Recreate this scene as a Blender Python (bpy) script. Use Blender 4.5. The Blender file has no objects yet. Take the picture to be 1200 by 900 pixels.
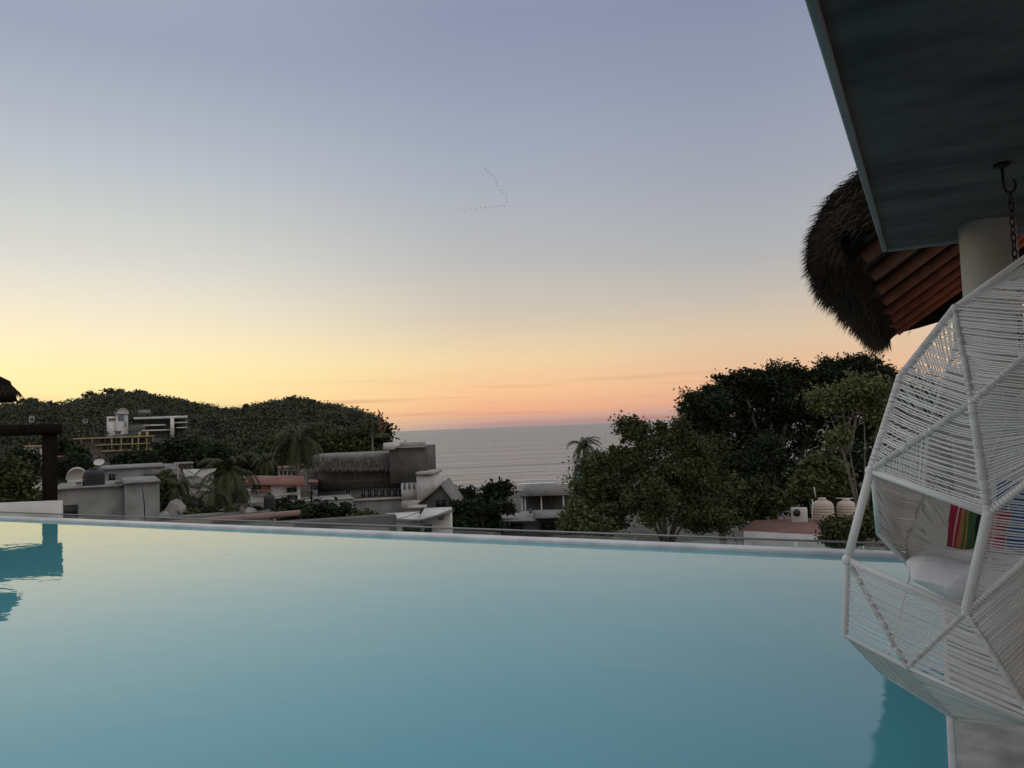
import bpy, math, random
import numpy as np
from mathutils import Vector, Matrix
random.seed(7); RS = np.random.RandomState(11)
S = bpy.context.scene; C = S.collection
R = math.radians
# ------------------------------------------------------------------ camera frame
FPX = 902.0; YAW = R(28.5); PITCH = R(3.17); ROLL = R(2.15); CAM = Vector((0, 0, 1.5))
fh = Vector((-math.sin(YAW), math.cos(YAW), 0)); rh = Vector((math.cos(YAW), math.sin(YAW), 0))
fw = fh*math.cos(PITCH) + Vector((0, 0, math.sin(PITCH))); up0 = rh.cross(fw)
cr = rh*math.cos(ROLL) - up0*math.sin(ROLL); cu = up0*math.cos(ROLL) + rh*math.sin(ROLL)
cam = bpy.data.cameras.new('camera'); camo = bpy.data.objects.new('camera', cam); C.objects.link(camo)
cam.sensor_width = 36; cam.lens = FPX/1200*36; cam.clip_start = .05; cam.clip_end = 60000
m3 = Matrix((cr, cu, -fw)).transposed(); camo.matrix_world = Matrix.Translation(CAM) @ m3.to_4x4(); S.camera = camo
def at(px, py, d):
    r = fw + cr*((px-600)/FPX) + cu*((450-py)/FPX)
    return CAM + r*(d/r.dot(fh))
def W(r, d, z): 
    p = rh*r + fh*d; return Vector((p.x, p.y, z))
# ------------------------------------------------------------------ terrain
def sst(a, b, x):
    t = np.clip((x-a)/(b-a), 0, 1); return t*t*(3-2*t)
SILx = [-900, -300, 0, 30, 60, 100, 140, 170, 210, 240, 262, 285, 310, 345, 380, 415, 432, 447, 460, 480]
SILy = [40, 49, 50, 51, 47, 52, 58, 55, 47, 39, 33, 33, 38, 43, 36, 26, 21, 8, -14, -40]
def base_z(d):
    return np.interp(d, [0, 20, 60, 100, 180, 240, 262, 300, 600], [-10.5, -10.5, -12, -13.4, -16.4, -17.8, -18.9, -21, -30])
def terr(r, d):
    r = np.asarray(r, float); d = np.asarray(d, float)
    px = 600 + FPX*r/np.maximum(d, 5)
    s = np.interp(px, SILx, SILy)
    z0 = base_z(d)
    dr = np.interp(px, [0, 200, 300, 450], [350, 350, 310, 290])
    zr = 1.5 + (s-13)*dr/FPX
    k = sst(115, 1, 0) if False else sst(0, 1, (d-125)/(dr-125))
    k2 = 1 - sst(0, 1, (d-dr-10)/260)
    m = sst(0, 1, (480-px)/40.)
    z = z0 + (np.maximum(zr-z0, 0))*k*k2*m
    z = z + (np.sin(r*.09+d*.05)+np.sin(r*.045-d*.08+2))*1.1*m*k*(1-sst(0,1,(d-dr+70)/60))
    return z
# ------------------------------------------------------------------ materials
def mat(name, col, rough=.8, var=.25, scale=3., bump=.15, bscale=None, metal=0, spec=None, col2=None, stretch=None):
    m = bpy.data.materials.new(name); m.use_nodes = True; nt = m.node_tree; N = nt.nodes; L = nt.links
    b = N['Principled BSDF']; b.inputs['Roughness'].default_value = rough; b.inputs['Metallic'].default_value = metal
    if spec is not None: b.inputs['Specular IOR Level'].default_value = spec
    tc = N.new('ShaderNodeTexCoord'); mp = N.new('ShaderNodeMapping'); L.new(tc.outputs['Object'], mp.inputs[0])
    if stretch: mp.inputs['Scale'].default_value = stretch
    n = N.new('ShaderNodeTexNoise'); n.inputs['Scale'].default_value = scale; n.inputs['Detail'].default_value = 6; L.new(mp.outputs[0], n.inputs[0])
    cr_ = N.new('ShaderNodeValToRGB'); L.new(n.outputs[0], cr_.inputs[0])
    a = [max(0, c*(1-var)) for c in col]; z = [min(1, c*(1+var)) for c in (col2 or col)]
    cr_.color_ramp.elements[0].position = .3; cr_.color_ramp.elements[1].position = .7
    cr_.color_ramp.elements[0].color = (*a, 1); cr_.color_ramp.elements[1].color = (*z, 1)
    L.new(cr_.outputs[0], b.inputs['Base Color'])
    if bump:
        bn = N.new('ShaderNodeTexNoise'); bn.inputs['Scale'].default_value = bscale or scale*8; bn.inputs['Detail'].default_value = 4
        L.new(mp.outputs[0], bn.inputs[0])
        bp = N.new('ShaderNodeBump'); bp.inputs['Strength'].default_value = bump; bp.inputs['Distance'].default_value = .02
        L.new(bn.outputs[0], bp.inputs['Height']); L.new(bp.outputs[0], b.inputs['Normal'])
    return m
def leafmat_(sc, name, dark, light):
    m = leafmat(name, dark, light); [setattr(n.inputs['Scale'], 'default_value', sc) for n in m.node_tree.nodes if n.type == 'TEX_NOISE']; [setattr(n.inputs[1], 'default_value', .22) for n in m.node_tree.nodes if n.type == 'MATH' and abs(n.inputs[1].default_value-.45) < .01]; return m
def leafmat(name, dark, light):
    m = bpy.data.materials.new(name); m.use_nodes = True; nt = m.node_tree; N = nt.nodes; L = nt.links
    b = N['Principled BSDF']; b.inputs['Roughness'].default_value = .6; b.inputs['Specular IOR Level'].default_value = .12
    g = N.new('ShaderNodeNewGeometry'); tc = N.new('ShaderNodeTexCoord')
    n = N.new('ShaderNodeTexNoise'); n.inputs['Scale'].default_value = .55; n.inputs['Detail'].default_value = 2; L.new(tc.outputs['Object'], n.inputs[0])
    mx = N.new('ShaderNodeMath'); mx.operation = 'MULTIPLY_ADD'; L.new(g.outputs['Random Per Island'], mx.inputs[0]); mx.inputs[1].default_value = .45
    ad = N.new('ShaderNodeMath'); ad.operation = 'MULTIPLY_ADD'; L.new(n.outputs[0], ad.inputs[0]); ad.inputs[1].default_value = 2.4; ad.inputs[2].default_value = -.9
    L.new(ad.outputs[0], mx.inputs[2])
    r = N.new('ShaderNodeValToRGB'); L.new(mx.outputs[0], r.inputs[0]); r.color_ramp.elements[0].color = (*dark, 1); r.color_ramp.elements[1].color = (*light, 1)
    L.new(r.outputs[0], b.inputs['Base Color'])
    return m
M = {}
M['leaf_dark'] = leafmat('dark_leaves', (.012, .02, .009), (.030, .042, .018))
M['leaf_mid'] = leafmat('green_leaves', (.034, .046, .018), (.085, .10, .04))
M['leaf_olive'] = leafmat('olive_leaves', (.05, .065, .026), (.125, .14, .06))
M['leaf_light'] = leafmat('light_leaves', (.07, .09, .032), (.16, .17, .075))
M['leaf_hill'] = leafmat_(.11, 'hill_leaves', (.045, .052, .036), (.10, .11, .07))
M['palm'] = leafmat('palm_leaves', (.035, .045, .022), (.075, .085, .04))
M['bark'] = mat('bark', (.17, .15, .12), .9, .35, 4, .4)
M['concrete'] = mat('concrete', (.24, .235, .23), .9, .22, 1.2, .2)
M['concrete_warm'] = mat('column_plaster', (.60, .58, .52), .85, .12, 1.5, .15)
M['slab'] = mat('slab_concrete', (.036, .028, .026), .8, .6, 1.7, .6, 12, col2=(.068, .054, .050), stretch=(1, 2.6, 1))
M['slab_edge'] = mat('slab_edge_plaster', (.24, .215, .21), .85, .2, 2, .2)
M['deck'] = mat('deck_concrete', (.40, .40, .37), .7, .45, 4.5, .3)
M['white'] = mat('white_plaster', (.60, .585, .57), .85, .14, 1.3, .12)
M['offwhite'] = mat('cream_plaster', (.42, .39, .36), .85, .2, 1.0, .12)
M['hillwhite'] = mat('pale_render', (.62, .62, .62), .8, .12, .5, 0)
M['grey'] = mat('grey_render', (.22, .22, .215), .9, .25, .9, .2)
M['dgrey'] = mat('dark_render', (.10, .098, .092), .9, .3, .7, .2)
M['brown'] = mat('brown_render', (.125, .105, .095), .9, .25, .8, .2)
M['yellow'] = mat('ochre_render', (.34, .29, .15), .85, .2, .8, .1)
M['glass'] = mat('dark_glass', (.02, .024, .028), .15, .2, 1, 0)
M['blueglass'] = mat('blue_glass', (.12, .19, .27), .15, .2, 1, 0)
M['roof'] = mat('sheet_roof', (.19, .18, .17), .8, .3, 1.5, .3)
M['roofred'] = mat('red_roof_paint', (.23, .11, .09), .8, .25, 1.2, .2)
M['pinkwall'] = mat('pink_render', (.25, .16, .145), .85, .2, 1, .1)
M['black'] = mat('black_plastic', (.012, .012, .012), .5, .2, 2, 0)
M['tank'] = mat('cream_tank_plastic', (.50, .42, .35), .6, .1, 2, .05)
M['wood'] = mat('dark_timber', (.014, .010, .008), .9, .3, 3, .3, spec=.08)
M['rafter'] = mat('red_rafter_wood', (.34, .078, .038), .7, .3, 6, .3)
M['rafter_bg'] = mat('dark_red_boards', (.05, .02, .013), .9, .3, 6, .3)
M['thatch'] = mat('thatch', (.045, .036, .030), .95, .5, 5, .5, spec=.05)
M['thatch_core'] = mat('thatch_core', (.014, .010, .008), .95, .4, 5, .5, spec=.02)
M['frame'] = mat('white_powder_coat', (.86, .855, .83), .45, .06, 4, 0)
M['cord'] = mat('white_vinyl_cord', (.85, .845, .83), .5, .05, 6, 0)
M['iron'] = mat('black_iron', (.015, .014, .013), .5, .3, 8, .1, metal=.6)
M['metal'] = mat('grey_metal', (.30, .30, .30), .4, .1, 4, 0, metal=.7)
M['cushion'] = mat('white_cotton', (.86, .85, .86), .95, .05, 3, .5, 20)
M['sand'] = mat('sand', (.26, .22, .18), .95, .2, .3, .2)
M['soil'] = mat('town_ground', (.085, .08, .068), .95, .4, .12, .3)
M['tarp'] = mat('grey_tarp', (.26, .25, .24), .8, .3, 2.0, .5)
M['blue'] = mat('blue_fabric', (.10, .26, .34), .8, .2, 2, .1)
M['basin'] = mat('pool_plaster', (.27, .62, .60), .8, .05, .5, 0)
M['lip'] = mat('pool_lip_render', (.58, .60, .61), .35, .2, 2.5, .1)
M['bird'] = mat('bird_feathers', (.03, .03, .033), .8, .2, 3, 0)
M['foam'] = mat('sea_foam', (.75, .72, .68), .7, .15, .3, .3)
M['agave'] = mat('flower_stalk', (.18, .07, .045), .9, .3, 2, .1)
M['orange'] = mat('orange_shutter', (.28, .13, .08), .8, .2, 2, 0)
def stripes(name, cols, axis='X', scale=1.0, n=1):
    m = bpy.data.materials.new(name); m.use_nodes = True; nt = m.node_tree; N = nt.nodes; L = nt.links
    b = N['Principled BSDF']; b.inputs['Roughness'].default_value = .9
    uv = N.new('ShaderNodeTexCoord'); sp = N.new('ShaderNodeSeparateXYZ'); L.new(uv.outputs['UV'], sp.inputs[0])
    r = N.new('ShaderNodeValToRGB'); r.color_ramp.interpolation = 'CONSTANT'; L.new(sp.outputs[axis], r.inputs[0])
    e = r.color_ramp.elements
    while len(e) < len(cols): e.new(.5)
    for k, (p, c) in enumerate(cols): e[k].position = p; e[k].color = (*c, 1)
    L.new(r.outputs[0], b.inputs['Base Color'])
    w = N.new('ShaderNodeTexWave'); w.inputs['Scale'].default_value = 60; L.new(uv.outputs['UV'], w.inputs[0])
    bp = N.new('ShaderNodeBump'); bp.inputs['Strength'].default_value = .2; bp.inputs['Distance'].default_value = .003; L.new(w.outputs[0], bp.inputs['Height']); L.new(bp.outputs[0], b.inputs['Normal'])
    return m
cr_, gn, pk, yl, bk, wh, og, bl = (.42,.02,.06), (.05,.13,.05), (.55,.12,.18), (.40,.22,.08), (.015,.015,.012), (.6,.55,.5), (.60,.14,.06), (.03,.10,.30)
M['serape'] = stripes('serape_cloth', [(0,cr_),(.2,wh),(.225,cr_),(.27,yl),(.34,gn),(.37,yl),(.40,gn),(.52,bk),(.57,gn),(.6,cr_),(.73,pk),(.76,wh),(.775,pk),(.82,cr_),(.94,yl)])
M['serape2'] = stripes('serape_cloth_orange', [(0,bk),(.08,og),(.3,yl),(.33,og),(.5,bk),(.58,cr_),(.7,og),(.86,bl),(.93,wh)])
M['bluecloth'] = stripes('blue_cloth', [(0,bl),(.24,wh),(.26,bl),(.55,(.12,.22,.42)),(.6,bl),(.8,wh),(.815,bl)])
# ------------------------------------------------------------------ mesh builder
class MB:
    def __init__(s): s.v = []; s.f = []; s.uv = None
    def add(s, vs, fs):
        o = len(s.v); s.v += [Vector(p) for p in vs]; s.f += [tuple(i+o for i in f) for f in fs]; return s
    def box(s, c, size, rot=0, tilt=None):
        c = Vector(c); x, y, z = [k/2 for k in size]; m = Matrix.Rotation(rot, 3, 'Z')
        if tilt is not None: m = m @ tilt
        vs = [c + m @ Vector((a*x, b*y, e*z)) for a in (-1, 1) for b in (-1, 1) for e in (-1, 1)]
        return s.add(vs, [(0,1,3,2),(4,6,7,5),(0,4,5,1),(2,3,7,6),(0,2,6,4),(1,5,7,3)])
    def hexa(s, p):   # 8 points: bottom 4 ccw, top 4 ccw
        return s.add(p, [(3,2,1,0),(4,5,6,7),(0,1,5,4),(1,2,6,5),(2,3,7,6),(3,0,4,7)])
    def tube(s, pts, rad, n=8, cap=True):
        pts = [Vector(p) for p in pts]; k = len(pts)
        if not hasattr(rad, '__len__'): rad = [rad]*k
        o = len(s.v); ref = None
        for i, p in enumerate(pts):
            t = (pts[min(i+1, k-1)] - pts[max(i-1, 0)]).normalized()
            if ref is None: ref = t.orthogonal().normalized()
            a = (ref - t*ref.dot(t)).normalized(); b = t.cross(a); ref = a
            for j in range(n):
                w = 2*math.pi*j/n; s.v.append(p + (a*math.cos(w) + b*math.sin(w))*rad[i])
        for i in range(k-1):
            for j in range(n):
                s.f.append((o+i*n+j, o+i*n+(j+1)%n, o+(i+1)*n+(j+1)%n, o+(i+1)*n+j))
        if cap and n > 2: s.f.append(tuple(o+j for j in range(n))[::-1]); s.f.append(tuple(o+(k-1)*n+j for j in range(n)))
        return s
    def lathe(s, c, prof, n=24):
        c = Vector(c); o = len(s.v)
        for r, z in prof:
            for j in range(n): w = 2*math.pi*j/n; s.v.append(c + Vector((r*math.cos(w), r*math.sin(w), z)))
        for i in range(len(prof)-1):
            for j in range(n): s.f.append((o+i*n+j, o+i*n+(j+1)%n, o+(i+1)*n+(j+1)%n, o+(i+1)*n+j))
        s.f.append(tuple(o+j for j in range(n))[::-1]); s.f.append(tuple(o+(len(prof)-1)*n+j for j in range(n)))
        return s
    def build(s, name, m, parent=None, smooth=False, bevel=0):
        off = Vector(parent['_o']) if parent is not None and '_o' in parent else Vector((0,0,0))
        return npmesh(name, np.array([tuple(p-off) for p in s.v]) if s.v else np.zeros((0,3)), s.f, m, parent, smooth, bevel, off)
def npmesh(name, V, F, m, parent=None, smooth=False, bevel=0, off=Vector((0,0,0))):
    me = bpy.data.meshes.new(name); V = np.asarray(V, np.float32)
    me.vertices.add(len(V)); me.vertices.foreach_set('co', V.ravel())
    if isinstance(F, np.ndarray):
        n, k = F.shape; me.loops.add(n*k); me.loops.foreach_set('vertex_index', F.astype(np.int32).ravel())
        me.polygons.add(n); me.polygons.foreach_set('loop_start', np.arange(n, dtype=np.int32)*k)
    else:
        ln = np.array([len(f) for f in F], np.int32); me.loops.add(int(ln.sum())); me.loops.foreach_set('vertex_index', np.concatenate([np.array(f, np.int32) for f in F]))
        me.polygons.add(len(F)); me.polygons.foreach_set('loop_start', np.concatenate([[0], np.cumsum(ln)[:-1]]).astype(np.int32))
    me.update(calc_edges=True); me.validate()
    if smooth: me.polygons.foreach_set('use_smooth', [True]*len(me.polygons))
    o = bpy.data.objects.new(name, me); C.objects.link(o); me.materials.append(m)
    if parent is not None: o.parent = parent
    if parent is not None: o['_o'] = tuple(off)
    if bevel:
        b = o.modifiers.new('bevel', 'BEVEL'); b.width = bevel; b.segments = 2; b.limit_method = 'ANGLE'
    return o
def tag(o, label=None, cat=None, group=None, kind=None):
    if label: o['label'] = label
    if cat: o['category'] = cat
    if group: o['group'] = group
    if kind: o['kind'] = kind
    return o
def thing(name, label, cat, loc, group=None):
    o = bpy.data.objects.new(name, None); C.objects.link(o); o.location = loc; o['_o'] = tuple(loc); o.empty_display_size = .2
    return tag(o, label, cat, group)
def copy_tree(o, parent=None):
    c = o.copy(); C.objects.link(c); c.parent = parent
    for ch in [x for x in bpy.data.objects if x.parent == o]: copy_tree(ch, c)
    return c
# ------------------------------------------------------------------ world and sun
w = bpy.data.worlds.new('World'); S.world = w; w.use_nodes = True; nt = w.node_tree; N = nt.nodes; L = nt.links
def lin(c): return tuple(((x/255)/12.92 if x/255 <= .04045 else ((x/255+.055)/1.055)**2.4) for x in c)
def ramp(stops):
    r = N.new('ShaderNodeValToRGB'); e = r.color_ramp.elements
    while len(e) < len(stops): e.new(.5)
    for k, (p, c) in enumerate(stops): e[k].position = p; e[k].color = (*lin(c), 1)
    return r
tc = N.new('ShaderNodeTexCoord'); nm = N.new('ShaderNodeVectorMath'); nm.operation = 'NORMALIZE'; L.new(tc.outputs['Generated'], nm.inputs[0])
sp = N.new('ShaderNodeSeparateXYZ'); L.new(nm.outputs[0], sp.inputs[0])
saz = YAW + R(45)   # direction of the set sun, to the left of the view
sunh = Vector((-math.sin(saz), math.cos(saz), 0))
fl = N.new('ShaderNodeVectorMath'); fl.operation = 'MULTIPLY'; fl.inputs[1].default_value = (1, 1, 0); L.new(nm.outputs[0], fl.inputs[0])
fn = N.new('ShaderNodeVectorMath'); fn.operation = 'NORMALIZE'; L.new(fl.outputs[0], fn.inputs[0])
dt = N.new('ShaderNodeVectorMath'); dt.operation = 'DOT_PRODUCT'; L.new(fn.outputs[0], dt.inputs[0]); dt.inputs[1].default_value = sunh
rA = ramp([(0,(255,214,128)),(.03,(255,226,140)),(.077,(255,236,158)),(.113,(252,233,184)),(.158,(238,227,200)),(.203,(218,216,206)),(.262,(200,204,200)),(.311,(184,191,200)),(.365,(168,177,192)),(.436,(148,160,182)),(.6,(164,172,186)),(1,(206,208,210))])  # top stops of every ramp: zenith out of view, raised to brighten the foreground
rB = ramp([(0,(168,140,144)),(.006,(190,150,140)),(.02,(234,160,112)),(.044,(245,182,120)),(.088,(238,204,148)),(.143,(208,194,172)),(.217,(184,183,183)),(.316,(160,168,184)),(.405,(144,153,178)),(.485,(133,141,170)),(.65,(158,164,182)),(1,(206,208,210))])
rC = ramp([(0,(158,136,146)),(.006,(182,148,142)),(.022,(222,158,122)),(.048,(232,174,126)),(.102,(218,190,154)),(.155,(194,184,172)),(.207,(174,175,178)),(.305,(154,160,176)),(.394,(138,148,172)),(.474,(128,137,166)),(.65,(158,164,180)),(1,(206,208,210))])
rD = ramp([(0,(160,156,150)),(.05,(196,188,180)),(.12,(218,208,198)),(.25,(220,214,206)),(.5,(212,210,206)),(1,(206,208,210))])  # sky behind the camera, unseen, made brighter than natural as fill light
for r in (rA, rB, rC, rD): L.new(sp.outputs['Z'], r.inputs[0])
def mr(a, b):
    x = N.new('ShaderNodeMapRange'); x.inputs['From Min'].default_value = a; x.inputs['From Max'].default_value = b; x.interpolation_type = 'SMOOTHSTEP'; L.new(dt.outputs['Value'], x.inputs['Value']); return x.outputs[0]
def mixc(f, a, b):
    x = N.new('ShaderNodeMix'); x.data_type = 'RGBA'; L.new(f, x.inputs[0]); L.new(a, x.inputs[6]); L.new(b, x.inputs[7]); return x.outputs[2]
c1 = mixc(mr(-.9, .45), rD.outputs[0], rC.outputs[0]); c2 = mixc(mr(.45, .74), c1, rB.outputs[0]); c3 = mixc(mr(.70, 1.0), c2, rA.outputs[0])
# thin cloud streaks low over the sea
mpg = N.new('ShaderNodeMapping'); mpg.inputs['Scale'].default_value = (2.2, 2.2, 90); L.new(nm.outputs[0], mpg.inputs[0])
cn = N.new('ShaderNodeTexNoise'); cn.inputs['Scale'].default_value = 1.3; cn.inputs['Detail'].default_value = 5; cn.inputs['Roughness'].default_value = .55; L.new(mpg.outputs[0], cn.inputs[0])
crp = N.new('ShaderNodeValToRGB'); L.new(cn.outputs[0], crp.inputs[0]); crp.color_ramp.elements[0].position = .53; crp.color_ramp.elements[1].position = .75; crp.color_ramp.elements[1].color = (.6,.6,.6,1)
band = ramp([(0,(0,0,0)),(.004,(255,255,255)),(.045,(255,255,255)),(.075,(0,0,0))]); L.new(sp.outputs['Z'], band.inputs[0])
cm = N.new('ShaderNodeMath'); cm.operation = 'MULTIPLY'; L.new(crp.outputs[0], cm.inputs[0]); L.new(band.outputs[0], cm.inputs[1])
hs = N.new('ShaderNodeHueSaturation'); hs.inputs['Saturation'].default_value = .86; hs.inputs['Value'].default_value = 1.03; L.new(c3, hs.inputs['Color']); c3 = hs.outputs[0]
cloudc = N.new('ShaderNodeRGB'); cloudc.outputs[0].default_value = (*lin((184, 130, 112)), 1)
c4 = mixc(cm.outputs[0], c3, cloudc.outputs[0])
ns = N.new('ShaderNodeTexSky'); ns.sky_type = 'NISHITA'; ns.sun_disc = False; ns.sun_elevation = R(1.0); ns.sun_rotation = -saz; ns.altitude = 20
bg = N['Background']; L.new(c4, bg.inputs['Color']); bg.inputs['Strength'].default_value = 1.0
bg2 = N.new('ShaderNodeBackground'); L.new(ns.outputs[0], bg2.inputs['Color']); bg2.inputs['Strength'].default_value = .004
ads = N.new('ShaderNodeAddShader'); L.new(bg.outputs[0], ads.inputs[0]); L.new(bg2.outputs[0], ads.inputs[1]); L.new(ads.outputs[0], N['World Output'].inputs['Surface'])
sl = bpy.data.lights.new('sun', 'SUN'); sl.energy = .12; sl.angle = R(6); sl.color = (1, .72, .45); so = bpy.data.objects.new('sun', sl); C.objects.link(so)
so.rotation_euler = (-(sunh*math.cos(R(3)) + Vector((0,0,math.sin(R(3)))))).to_track_quat('-Z', 'Y').to_euler()
S.view_settings.view_transform = 'Standard'; S.view_settings.look = 'None'; S.view_settings.exposure = 0; S.view_settings.gamma = 1
S.cycles.max_bounces = 8; S.cycles.transparent_max_bounces = 16; S.cycles.caustics_reflective = False; S.cycles.caustics_refractive = False
# ------------------------------------------------------------------ setting: ground, sea, beach
def grid_sheet(name, rs, ds, zf, m):
    rr, dd = np.meshgrid(rs, ds); pr = rr*dd if name != 'sea' else rr
    z = zf(pr, dd)
    X = pr*rh.x + dd*fh.x; Y = pr*rh.y + dd*fh.y
    V = np.stack([X, Y, z], -1).reshape(-1, 3); a, b = rr.shape
    i = np.arange(a-1)[:, None]*b + np.arange(b-1)[None]; F = np.stack([i, i+1, i+b+1, i+b], -1).reshape(-1, 4)
    return npmesh(name, V, F, m, smooth=True)
g = grid_sheet('ground', np.linspace(-1.6, 1.5, 240), np.concatenate([np.linspace(1, 110, 30), np.linspace(114, 620, 130)]), terr, M['soil']); tag(g, kind='structure')
sb = MB(); pts = [(-140, 232), (-60, 236), (0, 234), (70, 236), (150, 230), (330, 225)]
bs = []
for k in range(60):
    r = -60 + k*6.5; d0 = 226; d1 = 262 + 2.0*math.sin(r*.07)
    bs.append((W(r, d0, float(base_z(d0))+.15), W(r, d1, -18.45)))
for a, b in zip(bs[:-1], bs[1:]): sb.add([a[0], b[0], b[1], a[1]], [(0,1,2,3)])
tag(sb.build('beach', M['sand']), kind='structure')
sea = bpy.data.materials.new('sea_water'); sea.use_nodes = True; nt = sea.node_tree; N = nt.nodes; L = nt.links
b = N['Principled BSDF']; b.inputs['Base Color'].default_value = (.165, .205, .235, 1); b.inputs['Specular IOR Level'].default_value = .45; b.inputs['Roughness'].default_value = .26; b.inputs['IOR'].default_value = 1.33
tc = N.new('ShaderNodeTexCoord'); mp = N.new('ShaderNodeMapping'); mp.inputs['Rotation'].default_value = (0, 0, -YAW); L.new(tc.outputs['Object'], mp.inputs[0])
def sn(scale, sx, sy, det=4):
    m_ = N.new('ShaderNodeMapping'); m_.inputs['Scale'].default_value = (sx, sy, 1); L.new(mp.outputs[0], m_.inputs[0])
    n_ = N.new('ShaderNodeTexNoise'); n_.inputs['Scale'].default_value = scale; n_.inputs['Detail'].default_value = det; L.new(m_.outputs[0], n_.inputs[0]); return n_.outputs[0]
def bump(h, dist, prev=None, st=1.0):
    b_ = N.new('ShaderNodeBump'); b_.inputs['Strength'].default_value = st; b_.inputs['Distance'].default_value = dist; L.new(h, b_.inputs['Height'])
    if prev: L.new(prev, b_.inputs['Normal'])
    return b_.outputs[0]
n0 = bump(sn(1, .0045, .024, 3), 15.0); n1 = bump(sn(1, .012, .075), 6.0, n0); n2 = bump(sn(1, .10, .5), 1.3, n1); L.new(n2, b.inputs['Normal'])
sv = MB(); sv.add([W(-9000, 150, -18.5), W(9000, 150, -18.5), W(40000, 50000, -18.5), W(-40000, 50000, -18.5)], [(0,1,2,3)])
tag(sv.build('sea', sea), kind='structure')
for dd, wd, z, r0, r1 in ((269, 4.5, -18.4, -22, 75), (283, 2.0, -18.38, -12, 30), (262, 1.6, -18.36, -25, 70), (300, 1.4, -18.38, 18, 60)):
    fb = MB(); prev = None
    for k in range(int((r1-r0)/1.5)):
        r = r0 + k*1.5; c = dd + 1.6*math.sin(r*.11+dd) + .8*math.sin(r*.37); hw = wd*(.35 + .65*abs(math.sin(r*.13+dd*2))*random.uniform(.7, 1.1))/2
        cur = (W(r, c-hw, z), W(r, c+hw, z))
        if prev: fb.add([prev[0], cur[0], cur[1], prev[1]], [(0,1,2,3)])
        prev = cur
    tag(fb.build('surf', M['foam']), kind='structure')
# ------------------------------------------------------------------ pool
PE = 8.87; PL = -26.0; PN = -6.0
wm = bpy.data.materials.new('pool_water'); wm.use_nodes = True; nt = wm.node_tree; N = nt.nodes; L = nt.links
N.remove(N['Principled BSDF']); out = N['Material Output']
tc = N.new('ShaderNodeTexCoord'); mp = N.new('ShaderNodeMapping'); L.new(tc.outputs['Object'], mp.inputs[0])
h1 = sn(1, .5, .9, 2); h2 = sn(1, 2.5, 5.0, 2)
nb = bump(h2, .0014, bump(h1, .0045))
fr = N.new('ShaderNodeFresnel'); fr.inputs['IOR'].default_value = 1.33; L.new(nb, fr.inputs['Normal'])
gl = N.new('ShaderNodeBsdfGlossy'); gl.inputs['Roughness'].default_value = .02; L.new(nb, gl.inputs['Normal'])
tr = N.new('ShaderNodeBsdfTransparent'); tr.inputs['Color'].default_value = (.93, .98, .985, 1)
gg = N.new('ShaderNodeNewGeometry'); fm = N.new('ShaderNodeMix'); L.new(gg.outputs['Backfacing'], fm.inputs[0]); fpw = N.new('ShaderNodeMath'); fpw.operation = 'POWER'; fpw.inputs[1].default_value = .68; L.new(fr.outputs[0], fpw.inputs[0]); L.new(fpw.outputs[0], fm.inputs[2]); fm.inputs[3].default_value = .07
mx = N.new('ShaderNodeMixShader'); df = N.new('ShaderNodeBsdfDiffuse'); df.inputs['Color'].default_value = (.15, .54, .62, 1); bm = N.new('ShaderNodeMixShader'); bm.inputs[0].default_value = .86; L.new(tr.outputs[0], bm.inputs[1]); L.new(df.outputs[0], bm.inputs[2])
L.new(fm.outputs[0], mx.inputs[0]); L.new(bm.outputs[0], mx.inputs[1]); L.new(gl.outputs[0], mx.inputs[2]); L.new(mx.outputs[0], out.inputs['Surface'])
pw = MB(); pw.add([(PL, PN, 0), (0, PN, 0), (0, PE, 0), (PL, PE, 0)], [(0,1,2,3)])
tag(pw.build('pool_water', wm), kind='structure')
pb = MB(); zb = -.85
for c, s_ in (((PL/2, (PN+PE)/2, zb-.1), (-PL+.6, PE-PN+.6, .2)), ((PL/2, PE+.15, (zb-.02)/2-.01), (-PL+.6, .3, -zb-.03)), ((.15, (PN+PE)/2, (zb-.02)/2-.03), (.3, PE-PN, -zb-.06)), ((PL-.15, (PN+PE)/2, zb/2-.02), (.3, PE-PN, -zb-.04)), ((PL/2, PN-.15, zb/2-.02), (-PL+.6, .3, -zb-.04))):
    pb.box(c, s_)
tag(pb.build('pool_basin', M['basin']), kind='structure')
lb = MB(); lb.box((PL/2+1.2, PE+.115, .010), (-PL+5.4, .23, .07)); tag(lb.build('pool_lip', M['lip'], bevel=.018), kind='structure')
db = MB(); db.box((6.0, 1.2, -.02), (12.0, 15.0, .09)); o = db.build('deck', M['deck'], bevel=.008); tag(o, kind='structure')
nb_ = MB(); nb_.box((-.012, 1.4, -.025), (.03, 14.6, .105)); tag(nb_.build('pool_edging', M['lip'], bevel=.005), kind='structure')
hb = thing('hotel_building', 'pale concrete hotel block that carries the rooftop pool and deck', 'building', (-7, 1.5, -12))
q = MB(); q.box((-7, 1.55, -6.6), (38.6, 15.6, 11)); q.build('wall', M['white'], hb)
gb = thing('glass_balustrade', 'low frameless glass balustrade with thin grey rail beyond the pool lip', 'balustrade', (-7, PE+1.0, -1.2))
q = MB(); q.tube([(PL, PE+1.0, 0), (6.5, PE+1.0, 0)], .014, 8); q.build('rail', M['metal'], gb)
gm = bpy.data.materials.new('clear_glass'); gm.use_nodes = True; nt = gm.node_tree; N = nt.nodes; L = nt.links; N.remove(N['Principled BSDF'])
g1 = N.new('ShaderNodeBsdfGlossy'); g1.inputs['Roughness'].default_value = .03; t1 = N.new('ShaderNodeBsdfTransparent'); t1.inputs[0].default_value = (.86, .9, .88, 1); f1 = N.new('ShaderNodeMixShader'); f1.inputs[0].default_value = .09
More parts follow.
